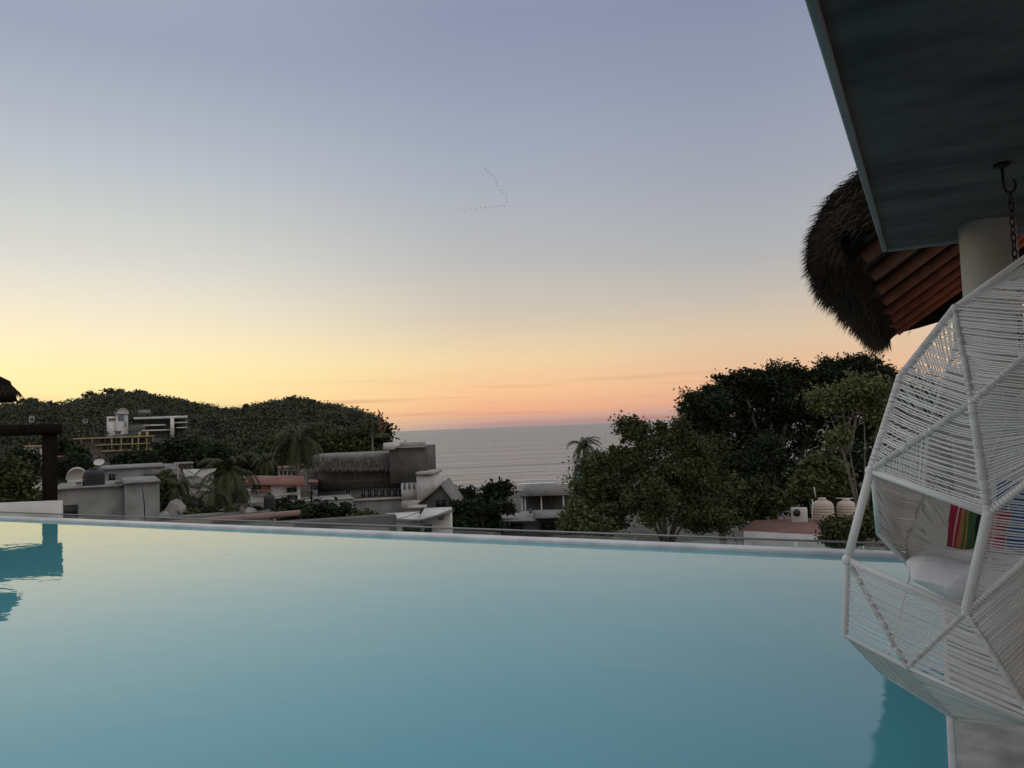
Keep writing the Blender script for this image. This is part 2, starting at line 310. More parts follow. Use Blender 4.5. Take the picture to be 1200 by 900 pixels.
L.new(t1.outputs[0], f1.inputs[1]); L.new(g1.outputs[0], f1.inputs[2]); L.new(f1.outputs[0], N['Material Output'].inputs[0])
for k in range(16):
    q = MB(); q.box((PL+1.0+k*2.04, PE+1.0, -.48), (2.0, .012, .92)); q.build('glass_pane', gm, gb)
q = MB(); q.box((-9.6, PE+1.0, -1.0), (34, .35, .12)); q.build('gutter_ledge', M['grey'], gb)
# ------------------------------------------------------------------ pavilion: slab, column
pv = thing('pool_pavilion', 'dark concrete roof slab on a round plaster column over the deck', 'pavilion', (1.0, 4.3, 0))
SZ = 1.5+1.12
def onplane(px, py, z):
    r = fw + cr*((px-600)/FPX) + cu*((450-py)/FPX); t = (z-1.5)/r.z; return CAM + r*t
pA = onplane(1043, 291, SZ); pB = onplane(955, 15, SZ)
sx = (pA.x+pB.x)/2; sy = pA.y
print('slab', pA, pB)
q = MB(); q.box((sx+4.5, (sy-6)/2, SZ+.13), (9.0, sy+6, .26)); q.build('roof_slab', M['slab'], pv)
q = MB(); q.box((sx-.015, (sy-6)/2, SZ+.10), (.03, sy+6.03, .24)); q.box((sx+4.5, sy+.015, SZ+.10), (9.0, .03, .24)); q.build('fascia', M['slab_edge'], pv, bevel=.008)
cc = onplane(1156, 262, SZ); print('col', cc)
q = MB(); q.lathe((cc.x, cc.y, .02), [(.15, 0), (.15, SZ-.02)], 48); q.build('column', M['concrete_warm'], pv, smooth=False)
for p in pv.children:
    if p.name.startswith('column'):
        for f in p.data.polygons: f.use_smooth = abs(f.normal.z) < .5
# tan wall end behind the chair
bw = thing('garden_wall', 'tan plaster wall end standing behind the round column', 'wall', (2.2, 7.6, 0))
a = at(1121, 600, 7.0); 
q = MB(); q.box((a.x+.75, a.y+.1, .95), (1.5, .2, 1.86)); q.build('wall', M['offwhite'], bw, bevel=.01)
# ------------------------------------------------------------------ thatched palapa roof behind the slab
pl = thing('palapa_roof', 'large shaggy thatched roof with reddish rafters behind the concrete slab', 'thatched roof', (2.0, 9.0, 0))
ze = 1.5+1.30; u_in = -.50; v0 = 6.2; v1 = 14.6
def strands(roots, dirs, length, width, sag=.15):
    n = len(roots); roots = np.asarray(roots); dirs = np.asarray(dirs); dirs = dirs/np.linalg.norm(dirs, axis=1, keepdims=True)
    Ls = length*RS.uniform(.5, 1.15, n)[:, None]; side = np.cross(dirs, RS.normal(size=(n, 3))); side /= np.linalg.norm(side, axis=1, keepdims=True)
    wd = width*RS.uniform(.5, 1.2, n)[:, None]; mid = roots + dirs*Ls*.55; tip = roots + dirs*Ls + np.array([0, 0, -1.])*Ls*sag
    V = np.stack([roots-side*wd, roots+side*wd, mid+side*wd*.8, mid-side*wd*.8, tip], 1).reshape(-1, 3); i = np.arange(n)*5
    F = [x for k in i for x in ((k, k+1, k+2, k+3), (k+3, k+2, k+4))]
    return V, F
# core body: rings along v; section in (u,z): outer bulge
sec = []
nv = 30
for i in range(nv+1):
    t = i/nv; v = v0 + (v1-v0)*t
    k = math.sqrt(max(0, 1-(1-min(1, t/.10))**2))*.9+.1; k2 = math.sqrt(max(0, 1-max(0, (t-.93)/.07)**2))*.9+.1; kk = min(k, k2)
    un = u_in + .02*math.sin(i); ow = .27*kk
    sec.append([(un+.10, v, ze+.04), (un-.04, v, ze-.12*kk), (un-ow*.75, v, ze-.24*kk), (un-ow, v, ze-.05), (un-ow*.85, v, ze+.25*kk), (un-ow*.3, v, ze+.55*kk), (un+.4, v, ze+.95*kk), (un+2.2, v, ze+2.3*kk+.3)])
q = MB(); npf = len(sec[0])
for ring in sec: q.v += [Vector(p) for p in ring]
for i in range(nv):
    for j in range(npf-1): q.f.append((i*npf+j, i*npf+j+1, (i+1)*npf+j+1, (i+1)*npf+j))
q.f.append(tuple(range(npf))); q.f.append(tuple(nv*npf+j for j in range(npf))[::-1])
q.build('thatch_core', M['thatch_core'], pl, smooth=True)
roots = []; dirs = []
for _ in range(17000):
    i = min(nv-1, int(nv*RS.uniform()**1.5)); fr_ = RS.uniform(); 
    jj = RS.choice([1,2,2,3,3,3,4,4,5,5]); fj = RS.uniform()
    if i < nv and _ % 6 == 0: i = RS.randint(0, 4)
    a0 = np.array(sec[i][jj]); a1 = np.array(sec[i][min(jj+1, 6)]); b0 = np.array(sec[i+1][jj]); b1 = np.array(sec[i+1][min(jj+1, 6)])
    p = (a0*(1-fj)+a1*fj)*(1-fr_) + (b0*(1-fj)+b1*fj)*fr_
    d = {1: (-.2, 0, -1), 2: (-.55, 0, -.85), 3: (-.75, 0, -.45), 4: (-.8, 0, -.6), 5: (-.7, 0, -.65)}[jj]
    d = np.array(d) + RS.normal(size=3)*.28
    if i < 3: d += np.array([0, -.6, 0])
    if i > nv-3: d += np.array([0, .6, -.2])
    roots.append(p); dirs.append(d)
V, F = strands(roots, dirs, .18, .0045)
npmesh('thatch', V-np.array(pl['_o']), F, M['thatch'], pl, off=Vector(pl['_o']))
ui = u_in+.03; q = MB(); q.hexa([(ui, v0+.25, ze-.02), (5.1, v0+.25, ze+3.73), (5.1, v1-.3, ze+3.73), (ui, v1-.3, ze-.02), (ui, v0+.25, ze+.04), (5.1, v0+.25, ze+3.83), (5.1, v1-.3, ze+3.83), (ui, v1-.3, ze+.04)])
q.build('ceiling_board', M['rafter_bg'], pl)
for k in range(8):
    v = v0+.5 + k*.95
    q = MB(); a = Vector((ui+.06, v, ze-.06)); b_ = Vector((4.9, v+.2, ze+3.58)); q.tube([a, b_], .06, 8); q.build('rafter', M['rafter'], pl, smooth=True)
q = MB(); q.tube([(2.55, 8.2, .02), (2.5, 8.2, ze+1.6)], .12, 12); q.build('post', M['wood'], pl, smooth=True)
# ------------------------------------------------------------------ hanging chair
hc_c = at(1178, 600, 3.3)
hc = thing('hanging_chair', 'white cord woven hanging pod chair with angular tube frame over the pool edge', 'hanging chair', (hc_c.x, hc_c.y, .2))
P = dict(T=at(1300, 232, 3.05), T2=at(1270, 285, 2.9), B=at(1119, 361, 2.95), Cn=at(1055, 442, 3.02), D=at(1020, 552, 3.0), E=at(993, 656, 2.95), F=at(990, 744, 2.95),
  G=at(1035, 789, 3.15), H=at(1120, 842, 3.0), I=at(1215, 850, 2.75), J=at(1139, 472, 2.62), K=at(1158, 602, 2.55), Lp=at(1132, 717, 2.62), Mn=at(1063, 782, 2.72), Sn=at(1215, 850, 2.45),
  N=at(1255, 370, 2.5), O=at(1250, 530, 2.4), Q=at(1255, 610, 2.45), Rr=at(1330, 480, 2.9), Rl=at(1330, 700, 2.9), RT=at(1330,330,3.2),
  R1=at(1023, 558, 3.1), R2=at(1029, 624, 3.3), R3=at(1068, 666, 3.4), R4=at(1083, 578, 3.95), R5=at(1117, 650, 4.0), R6=at(1060, 636, 3.7),
  U1=at(1089, 500, 3.95), U2=at(1120, 405, 3.8), U3=at(1190, 470, 4.1), U4=at(1185, 600, 4.15), X1=at(1240, 560, 4.1), X2=at(1250, 680, 4.0), X3=at(1250, 420, 3.9))
fr_b = MB(); RADS = []
def tb(a, b, r=.0105): fr_b.tube([P[a], P[b]], r, 10)
for a, b, r in (('T','B',.013),('B','Cn',.0135),('Cn','D',.013),('D','E',.0155),('E','F',.010),('F','G',.008),('G','H',.008),('H','I',.008),('D','J',.0105),('J','K',.0125),('B','J',.010),('K','Lp',.0145),('D','K',.012),
    ('J','N',.010),('K','O',.0105),('E','Mn',.007),('E','Lp',.012),('Lp','Mn',.007),('F','Mn',.007),('Lp','Sn',.009),('Lp','Q',.010),('Mn','Sn',.006),('B','T2',.009),('N','O',.01),('N','T',.01),('Mn','H',.006),
    ('R1','R2',.0095),('R2','R3',.0095),('R1','R6',.007),('R6','R3',.007),('R4','R6',.012),('R4','R5',.012),('R4','U1',.009),('U1','U2',.008),('U1','Cn',.008),('U1','D',.008),('U2','B',.008),('R3','R5',.008),
    ('U1','U3',.008),('U3','U4',.008),('R5','U4',.008),('U2','U3',.008),('U3','X1',.008),('U4','X1',.008),('X1','X2',.008),('U4','X2',.008),('X2','I',.008),('R3','G',.006),('U3','X3',.008),
    ('O','Q',.012),('O','Rr',.01),('Q','Rl',.01),('Rr','Rl',.01),('N','Rr',.01),('T','RT',.01),('RT','Rr',.01),('X3','RT',.008),('X1','Rr',.008),('X2','Rl',.008),('I','Rl',.008),('R1','R4',.008)):
    tb(a, b, r); RADS.append((a, b, r))
# joints
for k, r in (('B',.016),('Cn',.016),('D',.020),('E',.020),('F',.011),('J',.014),('K',.0155),('Lp',.016),('Mn',.009)):
    c = P[k]; fr_b.lathe(c-Vector((0,0,r)), [(r*.35,0),(r*.8,r*.35),(r,r),(r*.8,r*1.65),(r*.35,2*r)], 12)
fr_b.build('frame', M['frame'], hc, smooth=True)
wraps = MB()
RAD = {frozenset((a, b)): r for a, b, r in RADS}
def wr_(a, b): return RAD.get(frozenset((a, b)), .0075)+.0022
def weave(a0, a1, b0, b1, pitch=.0115, r=.0027, wrapA=True, wrapB=True, name='woven_panel'):
    ra, rb_ = wr_(a0, a1) if isinstance(a0, str) else .01, wr_(b0, b1) if isinstance(b0, str) else .01
    a0, a1, b0, b1 = [P[k] if isinstance(k, str) else k for k in (a0, a1, b0, b1)]
    q = MB(); la = (a1-a0).length; lb_ = (b1-b0).length; n = max(6, int(max(la, lb_)/pitch)); nrm = (a1-a0).cross(b0-a0).normalized() if (a1-a0).cross(b0-a0).length > 1e-6 else Vector((0,0,1))
    for i in range(n):
        t = (i+.5)/n; p = a0.lerp(a1, t); s = b0.lerp(b1, min(1, t+random.uniform(-.1,.1)/n)); off = nrm*random.choice((-1, 1))*.004
        m_ = p.lerp(s, .5) + Vector((0, 0, -.002-random.random()*.003)) + off
        q.tube([p+off, m_, s+off], r, 5, False)
        for e, ok, dirn, l, rw in ((p, wrapA, a1-a0, la, ra), (s, wrapB, b1-b0, lb_, rb_)):
            if ok and l > .05:
                u = dirn.normalized(); w_ = min(.0042, l/n*.4); wraps.tube([e-u*w_, e+u*w_], rw, 8, False)
    q.build(name, M['cord'], hc, smooth=True)
weave('B','Cn','B','J'); weave('D','Cn','D','J'); weave('D','J','K','J', wrapA=True) if False else weave('J','D','J','K')
weave('E','F','E','Mn', .012); weave('E','Mn','Lp','Mn', .012)
Pm = P['N'].lerp(P['O'], .72)
weave('B','J','N','J'); weave('B','T2','N','T2', .014); weave('J','N',Pm,'N'); weave('J','K',Pm,'O')
weave('K','Lp','Q','Lp', .0125); weave('K','O','Q','O', .0125)
weave('Lp','Mn','Lp','Sn', .0085, .0031); weave('Mn','F','H','G', .008, .0035); weave('Mn','H','Sn','I', .0085, .0035)
weave('Lp','Sn','Q','Rl', .010)
weave('R1','R2','R6','R6', .011, wrapA=False, wrapB=False); weave('R2','R3','R6','R3', .011); weave('R1','R6','R4','R6', .010); weave('R6','R3','R5','R3', .011); weave('R4','R6','R5','R5', .010, wrapB=False)
weave('D','Cn','U1','U1', .016, wrapB=False); weave('Cn','B','U1','U2', .016); weave('R1','R4','D','U1', .02); weave('R4','U1','R5','U3', .014); weave('U1','U2','U3','U2', .014)
weave('R5','U3','U4','U3', .013); weave('U3','X3','X1','Rr', .014); weave('U4','R5','X2','R5', .012); weave('U4','U3','X2','X1', .012); 
weave('U2','B','X3','T', .014)
wraps.build('cord_wrapping', M['cord'], hc, smooth=True)
# seat base under the cushion
q = MB(); 
q.build('seat_sling', M['cord'], hc) if q.v else None
# chain and hook
hk = onplane(1174, 192, SZ); q = MB(); h0 = Vector((hk.x, hk.y, SZ))
q.lathe(h0-Vector((0,0,.02)), [(.035,0),(.035,.02)], 16)
hp = [h0]
for k in range(13):
    w_ = math.pi*1.25*k/12; hp.append(h0 + rh*(.028-.028*math.cos(w_))+Vector((0,0,-.10-.035*math.sin(w_))))
q.tube(hp, .0058, 8); q.build('ceiling_hook', M['iron'], hc, smooth=True)
q = MB(); z = SZ-.14; cx = h0 + rh*.028; k = 0
while z > 1.75:
    ax = rh if k % 2 else fh; pts = []
    for j in range(13):
        w_ = 2*math.pi*j/12; pts.append(Vector((cx.x, cx.y, z-.025)) + ax*(.011*math.cos(w_)) + Vector((0,0,.023*math.sin(w_))))
    q.tube(pts, .0034, 6, False); z -= .036; k += 1
q.build('chain', M['iron'], hc, smooth=True)
# hanger ropes from the chain end to the upper frame
q = MB(); ce = Vector((cx.x, cx.y, 1.78))
q.tube([ce, P['T']], .006, 6); q.tube([ce, P['X3']], .006, 6); q.tube([ce, P['U2']], .006, 6); q.build('hanger_rope', M['cord'], hc, smooth=True)
# cushions
def pillow(name, label, cat, m, c, ux, uy, w_, h_, th, parent=None, group=None, pinch=.12):
    n = 18; V = []; F = []; UV = []
    ux = ux.normalized(); uy = (uy-ux*uy.dot(ux)).normalized(); uz = ux.cross(uy)
    for side in (1, -1):
        for i in range(n+1):
            for j in range(n+1):
                a = i/n*2-1; b_ = j/n*2-1
                t = max(0, (1-a**4))*max(0, (1-b_**4)); t = t**.55
                k1 = 1-pinch*(1-b_*b_)*abs(a)**3*0 - pinch*(1-abs(b_)**2)*abs(a)*.5; k2 = 1-pinch*(1-abs(a)**2)*abs(b_)*.5
                p = c + ux*(a*w_/2*k1) + uy*(b_*h_/2*k2) + uz*(side*th/2*t) + uz*(.006*math.sin(a*7+b_*4)*t)
                V.append(p); UV.append((i/n, j/n))
    for s_ in range(2):
        o_ = s_*(n+1)**2
        for i in range(n):
            for j in range(n):
                f = (o_+i*(n+1)+j, o_+(i+1)*(n+1)+j, o_+(i+1)*(n+1)+j+1, o_+i*(n+1)+j+1); F.append(f if s_ == 0 else f[::-1])
    q = MB(); q.v = [p-c for p in V]; q.f = F; ob = q.build(name, m, None, smooth=True); ob.location = c
    uvl = ob.data.uv_layers.new(name='UVMap'); li = np.zeros(len(ob.data.loops), np.int32); ob.data.loops.foreach_get('vertex_index', li)
    uvl.data.foreach_set('uv', np.array(UV, np.float32)[li].ravel())
    return tag(ob, label, cat, group)
Z = Vector((0,0,1))
# seat cushion: puffy round
def seat_cushion():
    a = at(1070, 652, 3.45); b_ = at(1260, 668, 3.0); c = (a+b_)/2; c.z = at(1128, 666, 3.3).z+.01; n = 40; V = []; F = []; rx = (b_-a).length/2; ex = (b_-a); ex.z = 0; ex.normalize(); ey = Z.cross(ex)
    prof = [(0,.055),(.35,.058),(.65,.05),(.85,.03),(.96,.0),(.985,-.02),(.93,-.05),(.8,-.075),(.5,-.09),(0,-.095)]
    for k, (r_, z_) in enumerate(prof):
        for j in range(n):
            w_ = 2*math.pi*j/n; rr = r_*(1+.03*math.sin(5*w_+k)+.02*math.sin(11*w_)); V.append(c + ex*(rx*rr*math.cos(w_)) + ey*(.42*rr*math.sin(w_)) + Z*(z_ + .007*math.sin(6*w_+k*1.3) - .05*(r_**2)*abs(math.cos(w_))*-1*.5))
    for i in range(len(prof)-1):
        for j in range(n): F.append((i*n+j, i*n+(j+1)%n, (i+1)*n+(j+1)%n, (i+1)*n+j))
    q = MB(); q.v = V; q.f = F; return q, c
q, c = seat_cushion(); q.v = [p-c for p in q.v]; o = q.build('seat_cushion', M['cushion'], None, smooth=True); o.location = c; tag(o, 'rumpled white seat cushion in the hanging cord chair', 'cushion')
sd = o.modifiers.new('sub', 'SUBSURF'); sd.levels = 1; sd.render_levels = 3
tx = bpy.data.textures.new('wrinkle', 'STUCCI'); tx.noise_scale = .16; dm = o.modifiers.new('wrinkles', 'DISPLACE'); dm.texture = tx; dm.strength = .045; dm.mid_level = .5; dm.texture_coords = 'LOCAL'
pillow('throw_pillow', 'crimson and green striped pillow at the open side of the hanging chair', 'pillow', M['serape'], at(1149, 628, 3.42), at(1180, 634, 3.3)-at(1118, 624, 3.5), Vector((.22,.1,1)), .30, .28, .11)
pillow('throw_pillow', 'orange and black striped pillow behind the cords, beside the blue one', 'pillow', M['serape2'], at(1188, 632, 3.42), at(1210, 637, 3.3)-at(1160, 634, 3.4), Vector((.10,.05,1)), .26, .26, .10)
pillow('throw_pillow', 'blue pillow with fine pale stripes at the right side of the chair', 'pillow', M['bluecloth'], at(1215, 618, 3.25), at(1245, 625, 3.1)-at(1180, 620, 3.3), Vector((.25,.1,1)), .36, .40, .12)
# ------------------------------------------------------------------ left: pergola, umbrella, parapet terrace
CUR = [None]
def nf_():
    m_ = Matrix.Rotation(-math.atan((CUR[0]-600)/FPX), 3, 'Z'); return m_ @ fh, m_ @ rh
def ray(px, py): return fw + cr*((px-600)/FPX) + cu*((450-py)/FPX)
def fbox(q, px0, px1, y0, y1, d, depth, rot=0, zb=None):
    """box standing on the building's own front plane; returns its centre"""
    pm = (px0+px1)/2; pc = CUR[0] if (CUR[0] is not None and rot == 0) else pm
    th = rot - math.atan((pc-600)/FPX) if CUR[0] is not None else rot
    n = Matrix.Rotation(th, 3, 'Z') @ fh; rr = Matrix.Rotation(th, 3, 'Z') @ rh; P0 = at(pc, 500, d)
    def hit(px, py):
        r = ray(px, py); return CAM + r*((P0-CAM).dot(n)/r.dot(n))
    t = hit(pm, y0); zt = t.z; zz = hit(pm, y1).z if zb is None else zb
    wd = abs((hit(px1, y0)-hit(px0, y0)).dot(rr)); c = Vector((t.x, t.y, (zt+zz)/2)) + n*depth/2
    q.box(c, (wd, depth, zt-zz), YAW+th); return c
pg = thing('pergola', 'dark timber flat roofed pergola standing on the white walled terrace', 'pergola', W(-13.5, 24, 0))
zt = at(60, 497, 21).z
Z0 = Vector((0,0,1)); xr = at(73, 500, 21); rgt = (xr-CAM).dot(rh)
PR = R(30.5); f3 = Matrix.Rotation(PR, 3, 'Z') @ fh; r3 = Matrix.Rotation(PR, 3, 'Z') @ rh; K0 = W(rgt, 21, 0)
q = MB(); c = K0 - r3*5.0 + f3*3.0 + Z0*(zt-.12); q.box(c, (10, 6, .24), YAW+PR); q.build('roof', M['wood'], pg)
def gz(d): return float(base_z(d))
for (dx, dy) in ((.3, .35), (.32, 5.6), (9, .35), (9, 5.6)):
    q = MB(); q.box(K0 - r3*dx + f3*dy + Z0*((zt-.24-.6)/2), (.36, .36, zt-.24+.6), YAW+PR); q.build('post', M['wood'], pg)
tr_ = thing('terrace_building', 'low terrace block with white parapet wall under the pergola', 'building', W(-17, 24, -11))
q = MB(); e = (at(68, 590, 19.5)-CAM).dot(rh); k0 = W(e, 19.5, 0); q.box(k0 - r3*7.05 + f3*4.4 - Z0*6, (14, 8, 10.7), YAW+PR); q.build('wall', M['white'], tr_)
q = MB(); a0 = at(68.5, 587, 19.5); a1 = at(-160, 596, 18.6); nn = fh*.2
q.hexa([Vector((a1.x,a1.y,-1.2)), Vector((a0.x,a0.y,-1.2)), Vector((a0.x,a0.y,-1.2))+nn, Vector((a1.x,a1.y,-1.2))+nn, a1, a0, a0+nn, a1+nn]); q.build('parapet', M['white'], tr_)
um = thing('thatched_umbrella', 'round shaggy thatched parasol above the pergola roof at the left edge', 'parasol', at(-14, 600, 22.5))
c = at(-22, 442, 22.5); ctop = c + Z*.25
q = MB(); q.lathe((c.x, c.y, 0), [(.90, at(0,470,22.5).z), (.86, at(0,463,22.5).z), (.72, at(0,446,22.5).z), (.2, c.z+.18), (.05, c.z+.25)], 28); q.build('canopy', M['thatch_core'], um, smooth=True)
roots = []; dirs = []
for _ in range(3500):
    w_ = RS.uniform(0, 2*math.pi); t = RS.uniform()**.6; rr = .1+.8*t; zz = c.z+.2 - .62*t**1.5; roots.append((c.x+rr*math.cos(w_), c.y+rr*math.sin(w_), zz)); dirs.append((math.cos(w_)*.7, math.sin(w_)*.7, -1.0))
V, F = strands(roots, np.array(dirs)+RS.normal(size=(len(dirs),3))*.15, .26, .012); npmesh('thatch', V-np.array(um['_o']), F, M['thatch'], um, off=Vector(um['_o']))
q = MB(); q.tube([(c.x, c.y, -.6), (c.x, c.y, c.z)], .07, 10); q.build('pole', M['wood'], um)
# ------------------------------------------------------------------ vegetation generators
def leaf_quads(ctr, size, flat=.0, aspect=.5):
    n = len(ctr); a = RS.normal(size=(n, 3)); a[:, 2] *= (1-flat); a /= np.linalg.norm(a, axis=1, keepdims=True)
    b = np.cross(a, RS.normal(size=(n, 3))); b /= np.linalg.norm(b, axis=1, keepdims=True)
    s = size*RS.uniform(.6, 1.3, n)[:, None]
    V = np.stack([ctr-a*s, ctr-b*s*aspect, ctr+a*s, ctr+b*s*aspect], 1).reshape(-1, 3)
    return V
def crown_pts(blobs, clumps, per, cr_, shell=.75):
    out = []; ex = []
    for (c, rx, ry, rz) in blobs:
        for _ in range(6):
            v = RS.normal(size=3); v /= np.linalg.norm(v); k = RS.uniform(.18, .42)
            ex.append((Vector(c) + rh*(v[0]*rx*.98) + fh*(v[1]*ry*.98) + Vector((0,0,1))*(v[2]*rz*.98), rx*k, ry*k, rz*k*1.1))
    blobs = list(blobs)+ex
    vols = np.array([b[1]*b[2]*b[3] for b in blobs])**.66; vols /= vols.sum()
    for (c, rx, ry, rz), fv in zip(blobs, vols):
        k = max(3, int(clumps*fv)); d = RS.normal(size=(k, 3)); d /= np.linalg.norm(d, axis=1, keepdims=True)
        ph = RS.uniform(0, 6, 4); lump = 1+.16*np.sin(4*d[:,0]+ph[0]+3*d[:,2])+.12*np.sin(7*d[:,0]-5*d[:,2]+ph[1])+.1*np.sin(11*d[:,2]+6*d[:,1]+ph[2])
        rad = ((shell + (1-shell)*RS.uniform(-1.2, 1.5, k))*lump)[:, None]
        cc_ = np.array(c)[None] + (d[:, :1]*rx*np.array(rh)[None] + d[:, 1:2]*ry*np.array(fh)[None] + d[:, 2:]*rz*np.array((0,0,1.))[None])*rad
        crr = cr_*RS.uniform(.3, 1.4, k)
        p = cc_[:, None, :] + RS.normal(size=(k, per, 3))*crr[:, None, None]*np.array([.55, .55, .38]); out.append(p.reshape(-1, 3))
    return np.concatenate(out)
def tree(name, label, cat, d, blobs, m, base_px, base_y=None, leaf=.12, clumps=260, per=40, cr_=.55, trunk=.22, group=None, limbs=True, shell=.75, bark='bark', aspect=.5):
    bl_ = []
    for (px, py, wx, hy, dd) in blobs:
        dz = d+dd; bl_.append((at(px, py, dz), wx*dz/FPX, wx*dz/FPX*.8, hy*dz/FPX))
    bp = at(base_px, 600, d); gzv = float(terr((bp-CAM).dot(rh), d)); base = Vector((bp.x, bp.y, gzv))
    t = thing(name, label, cat, base, group)
    pts = crown_pts(bl_, clumps, per, cr_, shell)
    V = leaf_quads(pts, leaf, .2, aspect) - np.array(base)[None]; F = np.arange(len(V)).reshape(-1, 4)
    q = MB(); cen = Vector(np.mean([tuple(b[0]) for b in bl_], axis=0)); low = min(b[0].z-b[3]*.4 for b in bl_)
    fork = Vector((base.x*.6+cen.x*.4, base.y*.6+cen.y*.4, max(base.z+1.0, min(low, base.z+(cen.z-base.z)*.55)))); mid = base.lerp(fork, .5) + rh*random.uniform(-.15,.15)
    q.tube([base-Z*.4, mid, fork], [trunk, trunk*.8, trunk*.65], 8)
    if limbs:
        for b in bl_:
            e = b[0]; m1 = fork.lerp(e, .5) + Z*random.uniform(-.1,.35)*(e-fork).length*.4 + rh*random.uniform(-.2,.2); q.tube([fork, m1, e], [trunk*.5, trunk*.3, trunk*.12], 6)
            for _ in range(5):
                v_ = Vector(RS.normal(size=3)); v_.normalize(); e2 = e + Vector(rh*(v_.x*b[1]*.8) + fh*(v_.y*b[2]*.8)) + Z*(abs(v_.z)*b[3]*.8); q.tube([m1.lerp(e, .6), m1.lerp(e2, .6), e2], [trunk*.2, trunk*.1, trunk*.04], 5)
    q.build('trunk', M[bark], t, smooth=True)
    npmesh('crown', V, F, m, t, off=base)
    return t
def palm(name, label, px, cy, d, L_, nfr=24, m=None, lean=0, trunk=.16, group=None, up=.6, width=1.0):
    top = at(px, cy, d); r_ = (top-CAM).dot(rh); gzv = float(terr(r_+lean, d)); base = Vector(W(r_+lean, d, gzv))
    t = thing(name, label, 'palm tree', base, group)
    q = MB(); pts = [base-Z*.3 + (top-base)*0, base.lerp(top, .35) + rh*(-lean*.15), base.lerp(top, .7) + rh*(-lean*.1), top]; q.tube(pts, [trunk*1.3, trunk, trunk*.85, trunk*.8], 8); q.build('trunk', M['bark'], t, smooth=True)
    V = []; F = []
    for k in range(nfr):
        az = 2*math.pi*(k*.381966) + random.uniform(-.2, .2); el = math.radians(random.choice([70, 50, 35, 20, 5, -15, -35])*1.0+random.uniform(-8, 8)); LL = L_*random.uniform(.8, 1.1)
        h_ = Vector((math.cos(az), math.sin(az), 0)); side = Vector((-h_.y, h_.x, 0)); ns_ = 16; p = top.copy(); ang = el
        spine = [p.copy()]
        for i in range(ns_):
            p = p + (h_*math.cos(ang) + Z*math.sin(ang))*(LL/ns_); ang -= math.radians(4.0+up*5*(i/ns_)+3); ang = max(ang, -1.35); spine.append(p.copy())
        for i in range(1, ns_+1):
            tdir = (spine[i]-spine[i-1]).normalized(); ll = LL*.26*math.sin(math.pi*min(1, (i+1.5)/(ns_+2)))**.7*width
            for sg in (-1, 1):
                for hf in (0, .5):
                    b0 = spine[i-1].lerp(spine[i], hf); dr_ = (side*sg*.75 + tdir*.55 - Z*random.uniform(.25, .75)).normalized(); tip = b0 + dr_*ll*random.uniform(.8, 1.1); w_ = tdir*(LL/ns_*.22)
                    o_ = len(V); V += [b0-w_, b0+w_, tip]; F.append((o_, o_+1, o_+2))
        o_ = len(V)
        for i, s_ in enumerate(spine): ww = L_*.012*(1-i/ns_*.8); V += [s_-side*ww, s_+side*ww]
        for i in range(ns_): F.append((o_+2*i, o_+2*i+1, o_+2*i+3, o_+2*i+2))
    npmesh('crown', np.array([tuple(v-base) for v in V]), F, m or M['palm'], t, off=base)
    return t
# ------------------------------------------------------------------ wooded hills (one mass)
def ground_at(r, d): return terr(r, d)
ctrs = []; 
n = 5200
d_ = RS.uniform(128, 345, n); px_ = RS.uniform(-120, 452, n)
r_ = (px_-600)/FPX*d_; z_ = terr(r_, d_)
def clear(px, d):   # keep the hillside houses free of crowns
    k = np.ones(len(px), bool)
    for a, b, d0, d1 in ((118, 156, 225, 262), (150, 226, 222, 262), (72, 186, 172, 203), (362, 388, 205, 236), (388, 412, 215, 246), (30,44,215,250)):
        k &= ~((px > a-2) & (px < b+2) & (d > d0) & (d < d1))
    return k
k_ = clear(px_, d_) & (z_ > base_z(d_)+.3*0+(-.5)); r_, d_, z_ = r_[k_], d_[k_], z_[k_]
sz = 1.3+3.4*RS.uniform(size=len(r_))**1.8; pts = []; hh = RS.uniform(1.5, 3.5, len(r_)); per = 92
dirs_ = RS.normal(size=(len(r_), per, 3)); dirs_ /= np.linalg.norm(dirs_, axis=2, keepdims=True); rad = RS.uniform(.55, 1.08, (len(r_), per, 1)); q_ = dirs_*rad*sz[:, None, None]*np.array([1, 1, .62])
X = r_*rh.x + d_*fh.x; Y = r_*rh.y + d_*fh.y; base = np.stack([X, Y, z_+hh], -1)[:, None, :]
pp = (base+q_).reshape(-1, 3); V = leaf_quads(pp, .45, .3, .7)
o = npmesh('hillside_forest', V, np.arange(len(V)).reshape(-1, 4), M['leaf_hill']); tag(o, 'dense wooded hillside rising behind the town', 'forest', kind='stuff')
sky_specs = [(34,466,'just right of the thatched parasol'),(57,470,'in the dip of the ridge left of the first hill'),(112,460,'on the left shoulder of the first hill'),(137,455,'highest of all, on the top of the first hill'),(163,457,'just right of the first hilltop'),(205,470,'on the right slope of the first hill'),(222,472,'rounded, low on the right slope of the first hill'),(262,478,'in the saddle between the two hills'),(298,474,'at the left foot of the second hill top'),(345,467,'on the summit of the second hill'),(405,482,'on the right slope of the second hill'),(432,489,'last one before the ridge meets the sea')]
for i, (px, py, txt) in enumerate(sky_specs):
    dd = float(np.interp(px, [0, 200, 300, 450], [343, 343, 305, 285])); w_ = 9 + (i*5) % 6
    tree('ridge_tree', 'flat crowned skyline tree '+txt, 'tree', dd, [(px-w_*.5, py+4, w_*.7, 3.5, 0), (px+w_*.5, py+5, w_*.6, 3.2, 1)], M['leaf_hill'], px, leaf=.5, clumps=26, per=22, cr_=1.0, trunk=.3, group='trees along the skyline ridge', limbs=False, shell=.5)
